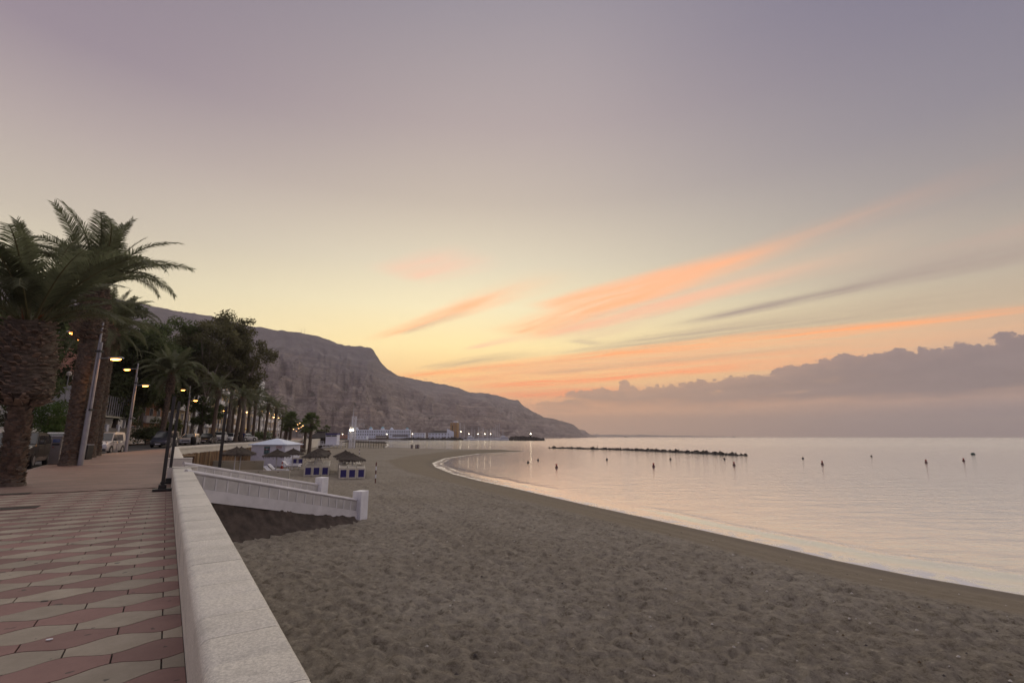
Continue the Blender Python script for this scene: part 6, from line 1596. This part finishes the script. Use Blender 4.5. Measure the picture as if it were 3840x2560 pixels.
# ------------------------------------------------------------------ rock breakwater and buoys
def rock_mesh(seed):
    g = np.random.default_rng(seed); bm = bmesh.new(); bmesh.ops.create_icosphere(bm, subdivisions=1, radius=1.0)
    for v in bm.verts: v.co *= 1+.28*g.normal(); v.co.z *= .7
    bm.verts.index_update(); r = npmesh('rock', [v.co[:] for v in bm.verts], [[v.index for v in f.verts] for f in bm.faces], M['rock']); bm.free(); return r
ROCKS = [rock_mesh(s) for s in range(6)]
def rock_heap(name, pts, n, width, size, label, cat, hfun, core_h):
    o0 = Vector((pts[0][0], pts[0][1], SEA)); t = empty(name, o0, 0, label, cat); r = random.Random(hash(label) % 1000 if False else len(label)); seg = [math.dist(a, b) for a, b in zip(pts[:-1], pts[1:])]; tot = sum(seg)
    if core_h:                                                           # the packed, half drowned body of the heap
        st_ = []; nn_ = max(12, int(tot/1.1)); rc = random.Random(9)
        for i in range(nn_+1):
            s = i/nn_*tot; a = 0
            for (p, q), L in zip(zip(pts[:-1], pts[1:]), seg):
                if s <= a+L or (p, q) == (pts[-2], pts[-1]):
                    f = max(0, min(1, (s-a)/L)); x, y = p[0]+(q[0]-p[0])*f, p[1]+(q[1]-p[1])*f; nx, ny = -(q[1]-p[1])/L, (q[0]-p[0])/L; break
                a += L
            h_ = max(.06, hfun(i/nn_)*core_h*rc.uniform(.75, 1.35)); w_ = width*.5*rc.uniform(.8, 1.2)*min(1, .3+10*min(i, nn_-i)/nn_)
            st_.append([(x+nx*v*w_-o0.x, y+ny*v*w_-o0.y, z_) for v, z_ in ((-1, -.4), (-.75, h_*rc.uniform(.4, .8)), (-.2, h_), (.3, h_*rc.uniform(.8, 1.1)), (.8, h_*.5), (1, -.4))])
        cm = MB(); loft(cm, st_); cm.build('rubble_core', M['rock'], t)
    for i in range(n):
        s = (i+.5)/n*tot+r.uniform(-.4, .4)*tot/n; a = 0
        for (p, q), L in zip(zip(pts[:-1], pts[1:]), seg):
            if s <= a+L or (p, q) == (pts[-2], pts[-1]):
                f = max(0, min(1, (s-a)/L)); x, y = p[0]+(q[0]-p[0])*f, p[1]+(q[1]-p[1])*f; nx, ny = -(q[1]-p[1])/L, (q[0]-p[0])/L; break
            a += L
        u = s/tot; v = r.uniform(-1, 1); hh = hfun(u)*(1-abs(v)**1.6*.8); sc = size*r.uniform(.6, 1.35)
        link('rock', ROCKS[r.randrange(6)], t, (x+nx*v*width/2-o0.x, y+ny*v*width/2-o0.y, hh*r.uniform(.55, 1.0)-.1), (r.random()*6, r.random()*6, r.random()*6), (sc*r.uniform(.8, 1.5), sc, sc*r.uniform(.6, 1)))
    return t
BW0, BW1 = gz(1266*Dq, 1028.5*Dq, SEA), gz(1705*Dq, 1046*Dq, SEA)
mid_ = gz(1450*Dq, 1033.5*Dq, SEA); mid2 = gz(1600*Dq, 1040*Dq, SEA)
rock_heap('breakwater', [tuple(BW0[:2]), tuple(mid_[:2]), tuple(mid2[:2]), tuple(BW1[:2])], 295, 3.4, .46, 'long low line of dark rocks lying out in the bay', 'breakwater', lambda u: .34*min(1, u*14+.2)*(1-.72*max(0, u-.93)/.07), 1.0)
def buoy(px, py, kind, label):
    Y = gz(px, py, SEA).y; p = at(px, py, Y); p.z = SEA
    t = empty('buoy', p, random.random(), label, 'buoy', {'d': 'small dark buoys', 'r': 'red pillar buoys', 'g': None, 'b': 'small dark buoys'}[kind])
    t.scale = {'d': (.5,)*3, 'r': (.46,)*3, 'g': (.55,)*3}[kind]
    if kind == 'd':
        MB().lathe((0, 0, 0), [(.10, -.2), (.34, -.1), (.40, .12), (.34, .34), (.16, .52), (.10, .60), (.03, .82)], 14).build('float', M['buoy_dark'], t, True); MB().tube([(0, 0, .75), (0, 0, .95)], .04, 6).build('top_mark', M['buoy_dark'], t)
    elif kind == 'r':
        MB().lathe((0, 0, 0), [(.2, -.3), (.42, -.2), (.46, .10), (.40, .30), (.26, .42), (.22, .62)], 14).build('float', M['red_dull'], t, True); MB().lathe((0, 0, .6), [(.20, 0), (.20, .22), (.30, .24), (.30, .48)], 12).build('top_mark', M['red'], t)
    else:
        MB().lathe((0, 0, 0), [(.3, -.3), (.72, -.1), (.80, .25), (.70, .55), (.35, .8), (.05, .88)], 18).build('float', M['buoy_green'], t, True); MB().lathe((0, 0, .3), [(.81, -.05), (.83, 0), (.81, .05)], 18, cap=False).build('belt', M['black_metal'], t)
for px, py, k, lab in ((2240, 1674, 'd', 'tiny dark buoy alone beyond the rock breakwater'), (2276, 1724, 'd', 'small dark pear buoy in front of the middle of the breakwater'), (2514, 1722, 'd', 'small dark pear buoy under the right half of the breakwater'), (2717, 1722, 'd', 'small dark buoy under the right tip of the breakwater'),
                       (3011, 1719, 'd', 'small dark buoy in the open gap right of the breakwater'), (3268, 1711, 'd', 'small dark buoy farthest right among the small ones'), (2018, 1726, 'd', 'dark pear buoy off the tip of the sand spit'), (1980, 1735, 'd', 'round dark buoy nearest the shore'),
                       (2087, 1753, 'r', 'dark reddish pillar buoy closest to the camera'), (2451, 1749, 'r', 'red pillar buoy below the right half of the breakwater'), (2753, 1744, 'r', 'red pillar buoy just below the right tip of the breakwater'), (3084, 1740, 'r', 'red pillar buoy in the middle of the open bay'),
                       (3473, 1734, 'r', 'bright red pillar buoy left of the rightmost pair'), (3614, 1728, 'r', 'bright red pillar buoy near the green one'), (3649, 1704, 'g', 'large round green buoy at the right')):
    buoy(px, py, k, lab)

# ------------------------------------------------------------------ harbour
QY = 640
def pos(px, Y, z=SEA): p = at(px, 1637, Y); p.z = z; return p
tag(MB().prism([pos(1236, 720), pos(1540, 655), pos(1700, 640), pos(1790, 640), pos(1930, 900), pos(1700, 1100), pos(1200, 1100)], (0, 0, -1), (0, 0, 1.9)).build('quay', mat('quay_stone', (.16, .135, .115), .9, .3, .2)), kind='structure')
rock_heap('quay_rocks', [tuple(pos(1505, 655)[:2]), tuple(pos(1700, 632)[:2]), tuple(pos(1785, 630)[:2])], 150, 5, 1.7, 'band of dark boulders along the foot of the harbour quay', 'rocks', lambda u: 2.0, 0)
rock_heap('harbour_mole', [tuple(pos(1925, 585)[:2]), tuple(pos(1985, 555)[:2]), tuple(pos(2033, 548)[:2])], 200, 11, 1.9, 'rocky harbour mole with a small light at its end', 'breakwater', lambda u: 4.2*(1-u**3*.85), .7)
# white waterfront hotel
def hotel():
    Y = 700; a, b2 = pos(1304, Y, 0), pos(1538, Y+10, 0); W_ = (b2-a).length; mid = (a+b2)/2; t = empty('seafront_hotel', (mid.x, mid.y, -.8), math.atan2(b2.y-a.y, b2.x-a.x), 'long white seafront hotel with turquoise domes on its roof', 'hotel'); m = M['facade_hotel']; h = at(1420, 1611, Y).z+.8
    MB().box((0, 6, h/2-1), (W_, 12, h+2)).build('wall', m, t); MB().box((0, 6, h+.2), (W_+.6, 12.6, .4)).build('roof', m, t)
    arch = MB(); arch.prism([(-.75, 0, 0), (.75, 0, 0), (.75, 0, 1.5), (.53, 0, 2.0), (0, 0, 2.25), (-.53, 0, 2.0), (-.75, 0, 1.5)], (0, -.12, 0), (0, .05, 0)); am = npmesh('window', arch.v, arch.f, mat('hotel_glass', (.10, .12, .15), .3))
    sill = MB().box((0, -.2, -.1), (1.9, .3, .15)); sm_ = npmesh('sill', sill.v, sill.f, m)
    for fl in range(3):
        for i in range(27):
            x = -W_/2+W_*(i+.5)/27; w_ = link('window', am, t, (x, -.02, .6+fl*(h/3.05))); link('sill', sm_, w_)
    for px, hh, dome in ((1326, 4.0, 1), (1335, 3.6, 0), (1387, 3.6, 1), (1431, 4.2, 2), (1465, 3.4, 0), (1523, 2.4, 1)):
        x = (px-1421)/1848*Y; MB().box((x, 4, h+hh*.3), (4.4, 4.4, hh*.6)).build('roof_turret', m, t)
        if dome: MB().lathe((x, 4, h+hh*.6), [(1.9*(1+.25*(dome-1)), 0), (1.7*(1+.25*(dome-1)), .9), (1.1, 1.6), (.1, 2.0)], 14).build('dome', M['dome_blue'], t, True)
        else: MB().lathe((x, 4, h+hh*.6), [(1.6, 0), (1.2, .9), (.1, 1.6)], 10).build('dome', m, t, True)
    for i in range(9): MB().box((-W_/2+W_*(i+.5)/9, -3, .9), (W_/9*.8, .4, 2.0)).build('terrace_wall', m, t)
hotel()
building('harbour_house', pos(1569, 670, -.8), 0.05, 17, 10, 7.5, 2, 5, M['facade_hotel'], 'small white harbour building between the hotel and the larger white club', balcony=False)
hc = building('harbour_club', pos(1653, 650, -.8), 0.0, 33, 14, 7.4, 2, 8, M['facade_hotel'], 'large white harbour club with a dark roof beside the ochre tower', win=(1.5, 1.2), balcony=False, roof=3.2, roof_m=M['roof_dark'])
MB().prism([(8, -.4, 7.2), (17, -.4, 2), (17, -.4, 9.0), (8, -.4, 12.5)], (0, -.2, 0), (0, 2, 0)).build('stair_wing', M['facade_hotel'], hc)
tb = building('harbour_tower', pos(1701, 655, -.8), -0.12, 9.6, 9, at(1700, 1584, 655).z+.8, 5, 2, M['tower_ochre'], 'square ochre tower by the harbour', win=(.7, 1.0), balcony=False)
MB().box((-2.0, -.1, 12), (.9, .2, 10)).build('tall_slot', M['glass'], tb)
MB().box((1.5, 4, at(1700, 1584, 655).z+1.9), (5, 5, 1.6)).build('roof_box', M['white'], tb)
building('harbour_shed', pos(1268, 735, -.6), 0.0, 24, 10, 5, 1, 6, M['facade_pink'], 'low terracotta building left of the white hotel', balcony=False)
bl = building('beach_restaurant', pos(1430, 610, -1.0), 0.0, 14, 8, 4.0, 1, 5, M['brown_wall'], 'low dark beach restaurant in front of the hotel', balcony=False, win=(2, 1.6), win_m=M['cream_panel'])
building('beach_restaurant', pos(1352, 615, -1.0), 0.0, 15, 8, 3.4, 1, 4, M['facade_hotel'], 'low white beach bar in front of the left half of the hotel', balcony=False)
b = pos(1502, 615, -1.0); t = empty('palm_shelter', b, 0, 'long thatched shelter in front of the right end of the hotel', 'shelter')
MB().add([(-10, -2.5, 3), (10, -2.5, 3), (10, 2.5, 3), (-10, 2.5, 3), (-9, 0, 4.6), (9, 0, 4.6)], [(0, 1, 5, 4), (1, 2, 5), (2, 3, 4, 5), (3, 0, 4), (3, 2, 1, 0)]).build('thatch_roof', M['thatch'], t)
for i in range(7): MB().tube([(-9.5+i*3.17, -2.2, -.5), (-9.5+i*3.17, -2.2, 3.1)], .15, 6).build('post', M['white'], t)
building('hill_house', pos(1416, 900, 14), 0, 9, 8, 5, 1, 3, M['dome_blue'], 'small turquoise building on the lower mountain slope', balcony=False)
building('hill_house', pos(1272, 900, 14), 0, 5, 5, 6, 2, 2, M['facade_white'], 'tiny white house on the lower mountain slope above the dark hut', balcony=False)
# harbour lamps
HL = ['lit lamp left of the two beside the terracotta shed', 'lit lamp right of the two beside the terracotta shed', 'lit lamp in front of the middle of the white hotel', 'lit lamp by the small white harbour building', 'tallest lit lamp just right of the ochre tower', 'lit lamp behind the flybridge motor boat', 'lit lamp left of the single clear mast', 'lit lamp right of the single clear mast', 'lit lamp at the foot of the mast cluster']
for k, px in enumerate((1246, 1284, 1450, 1546, 1728, 1758, 1792, 1818, 1840)):
    b = pos(px, 630 if px > 1500 else 690, -.8); h = 5.5 if px != 1728 else 8.5
    t = empty('harbour_lamp', b, 0, HL[k], 'lamp', 'lit lamps along the harbour'); MB().tube([(0, 0, 0), (0, 0, h)], .15, 5).build('post', M['grey_metal'], t); MB().lathe((0, 0, h), [(.1, 0), (.5, .3), (.5, .6), (.1, .9)], 8).build('lamp_glass', M['lamp_white'], t)
# boats
def sailboat(px, Y, L, mast, label, motor=False):
    p = pos(px, Y); t = empty('sailing_boat' if not motor else 'motor_boat', p, random.uniform(-.5, .5), label, 'boat', 'sailing boats moored in the harbour' if not motor else None); hw = L*.15; k_ = 1.45; t.scale = (k_,)*3; mast = mast/k_
    st_ = [(-L/2, .8, 1.0), (-L*.2, 1.0, 1.05), (L*.2, .85, 1.15), (L*.42, .35, 1.3), (L/2, .03, 1.4)]
    mb = MB(); loft(mb, [[(x, -hw*w, z), (x, -hw*w*.7, -.3), (x, hw*w*.7, -.3), (x, hw*w, z)] for x, w, z in st_]); mb.build('hull', M['white'], t)
    mb = MB(); mb.bbox((-L*.05, 0, 1.4 if not motor else 1.9), (L*.42, hw*1.2, .7 if not motor else 1.8), .15); mb.build('cabin', M['white'], t)
    MB().box((-L*.05, 0, 1.45 if not motor else 2.1), (L*.43, hw*1.22, .22 if not motor else .5)).build('cabin_window', M['glass'], t)
    if motor:
        mb = MB(); mb.bbox((-L*.1, 0, 3.3), (L*.22, hw*1.0, .9), .15); mb.build('flybridge', M['white'], t)
    if mast:
        MB().tube([(L*.05, 0, 1.2), (L*.05, 0, mast)], [.16, .11], 6).build('mast', M['plastic_white'], t); MB().tube([(L*.05, 0, 2.4), (-L*.38, 0, 2.5)], .14, 6).build('boom', M['blue_paint'], t)
        mb = MB(); mb.tube([(L*.48, 0, 1.4), (L*.05, 0, mast-.3)], .03, 4); mb.tube([(-L*.46, 0, 1.1), (L*.05, 0, mast-.1)], .03, 4); mb.build('stays', M['grey_metal'], t)
mast_h = lambda py, Y: at(1700, py, Y).z-SEA
for i, (px, Y, py, L, lab) in enumerate(((1723, 645, 1584, 12, 'sailing boat whose tall mast stands right beside the ochre tower'), (1738, 640, 1592, 11, 'sailing boat second right of the ochre tower'), (1767, 625, 1602, 10, 'sailing boat with its mast behind the flybridge motor boat'), (1793, 640, 1600, 10, 'sailing boat left of the harbour centre lamp'), (1809, 630, 1600, 11, 'sailing boat with a single clear mast in mid harbour'),
                                    (1837, 640, 1606, 9, 'sailing boat first of the thick cluster of masts'), (1844, 645, 1608, 9, 'sailing boat low masted inside the cluster'), (1850, 640, 1602, 10, 'sailing boat in the middle of the mast cluster'), (1857, 630, 1592, 12, 'sailing boat with the second tallest mast in the cluster'), (1863, 645, 1594, 12, 'sailing boat just left of the tallest mast'), (1869, 620, 1586, 14, 'sailing boat with the tallest mast in the harbour'), (1884, 640, 1609, 10, 'sailing boat at the right end of the mast cluster'),
                                    (1778, 660, 1608, 8, 'small sailing boat between the two mast groups'), (1826, 660, 1612, 8, 'small sailing boat left of the mast cluster'))):
    sailboat(px, Y, L, mast_h(py, Y), lab)
sailboat(1768, 612, 14, 0, 'white motor boat with a flybridge at the end of the quay', True); sailboat(1893, 606, 15, 0, 'white motor boat with a violet cover below the mast cluster', True)
t = empty('harbour_light', pos(1990, 553, SEA+3.2), 0, 'small dark harbour light with a lit lantern on the mole', 'lighthouse'); h = at(1990, 1625, 553).z-t.location.z
MB().lathe((0, 0, 0), [(.9, 0), (.75, h*.5), (.7, h-1.2), (1.0, h-1.1), (1.0, h-.9)], 12).build('tower', M['rock'], t); MB().lathe((0, 0, h-.9), [(.5, 0), (.55, .8), (.1, 1.3)], 10).build('lantern', M['lamp_white'], t)
for px, Y, lab in ((2346, 4200, 'tiny dark ship on the horizon left of centre'), (2752, 5200, 'farther tiny ship on the horizon')):
    t = empty('cargo_ship', pos(px, Y), 0, lab, 'ship', 'ships on the horizon'); MB().bbox((0, 0, 2), (26, 8, 6), .8).build('hull', M['roof_dark'], t); MB().box((-6, 0, 7), (7, 6, 5)).build('bridge', M['roof_dark'], t); MB().tube([(5, 0, 4), (5, 0, 14)], .4, 5).build('mast', M['roof_dark'], t)
for k, (px, py0, py1, Y) in enumerate(((1129, 1253, 1231, 1300), (1141, 1255, 1229, 1300), (1592, 1430, 1414, 1500), (1598, 1431, 1416, 1500))):
    a = at(px, py0+3, Y); h = at(px, py1, Y).z-a.z; t = empty('ridge_mast', a, 0, ('thin mast on the left skyline of the mountain, ' if k < 2 else 'thin mast on the lower ridge over the harbour, ')+('left one' if k % 2 == 0 else 'right one'), 'mast', 'thin masts on the mountain ridge')
    MB().tube([(0, 0, -3), (0, 0, h)], [.35, .2], 5).build('pole', M['grey_metal'], t)
    MB().box((0, 0, h*.7), (1.4, .3, 1.0)).build('aerial', M['grey_metal'], t)

# ------------------------------------------------------------------ the air: thin haze over the bay
HAZE_D = 0.00015
def haze():
    m = bpy.data.materials.new('haze'); m.use_nodes = True; nt = m.node_tree; nt.nodes.clear(); out = nt.nodes.new('ShaderNodeOutputMaterial'); v = nt.nodes.new('ShaderNodeVolumePrincipled')
    v.inputs['Color'].default_value = (0.95, 0.86, 0.82, 1); v.inputs['Density'].default_value = HAZE_D; v.inputs['Anisotropy'].default_value = 0.0
    nt.links.new(v.outputs[0], out.inputs['Volume'])
    x0, x1, y0, y1, z0, z1 = -9600, 9600, -2500, 9600, -8, 360
    o = MB().add([(x0, y0, z0), (x1, y0, z0), (x1, y1, z0), (x0, y1, z0), (x0, y0, z1), (x1, y0, z1), (x1, y1, z1), (x0, y1, z1)], [(3, 2, 1, 0), (4, 5, 6, 7), (0, 1, 5, 4), (1, 2, 6, 5), (2, 3, 7, 6), (3, 0, 4, 7)]).build('haze', m)
    tag(o, kind='stuff')
haze()
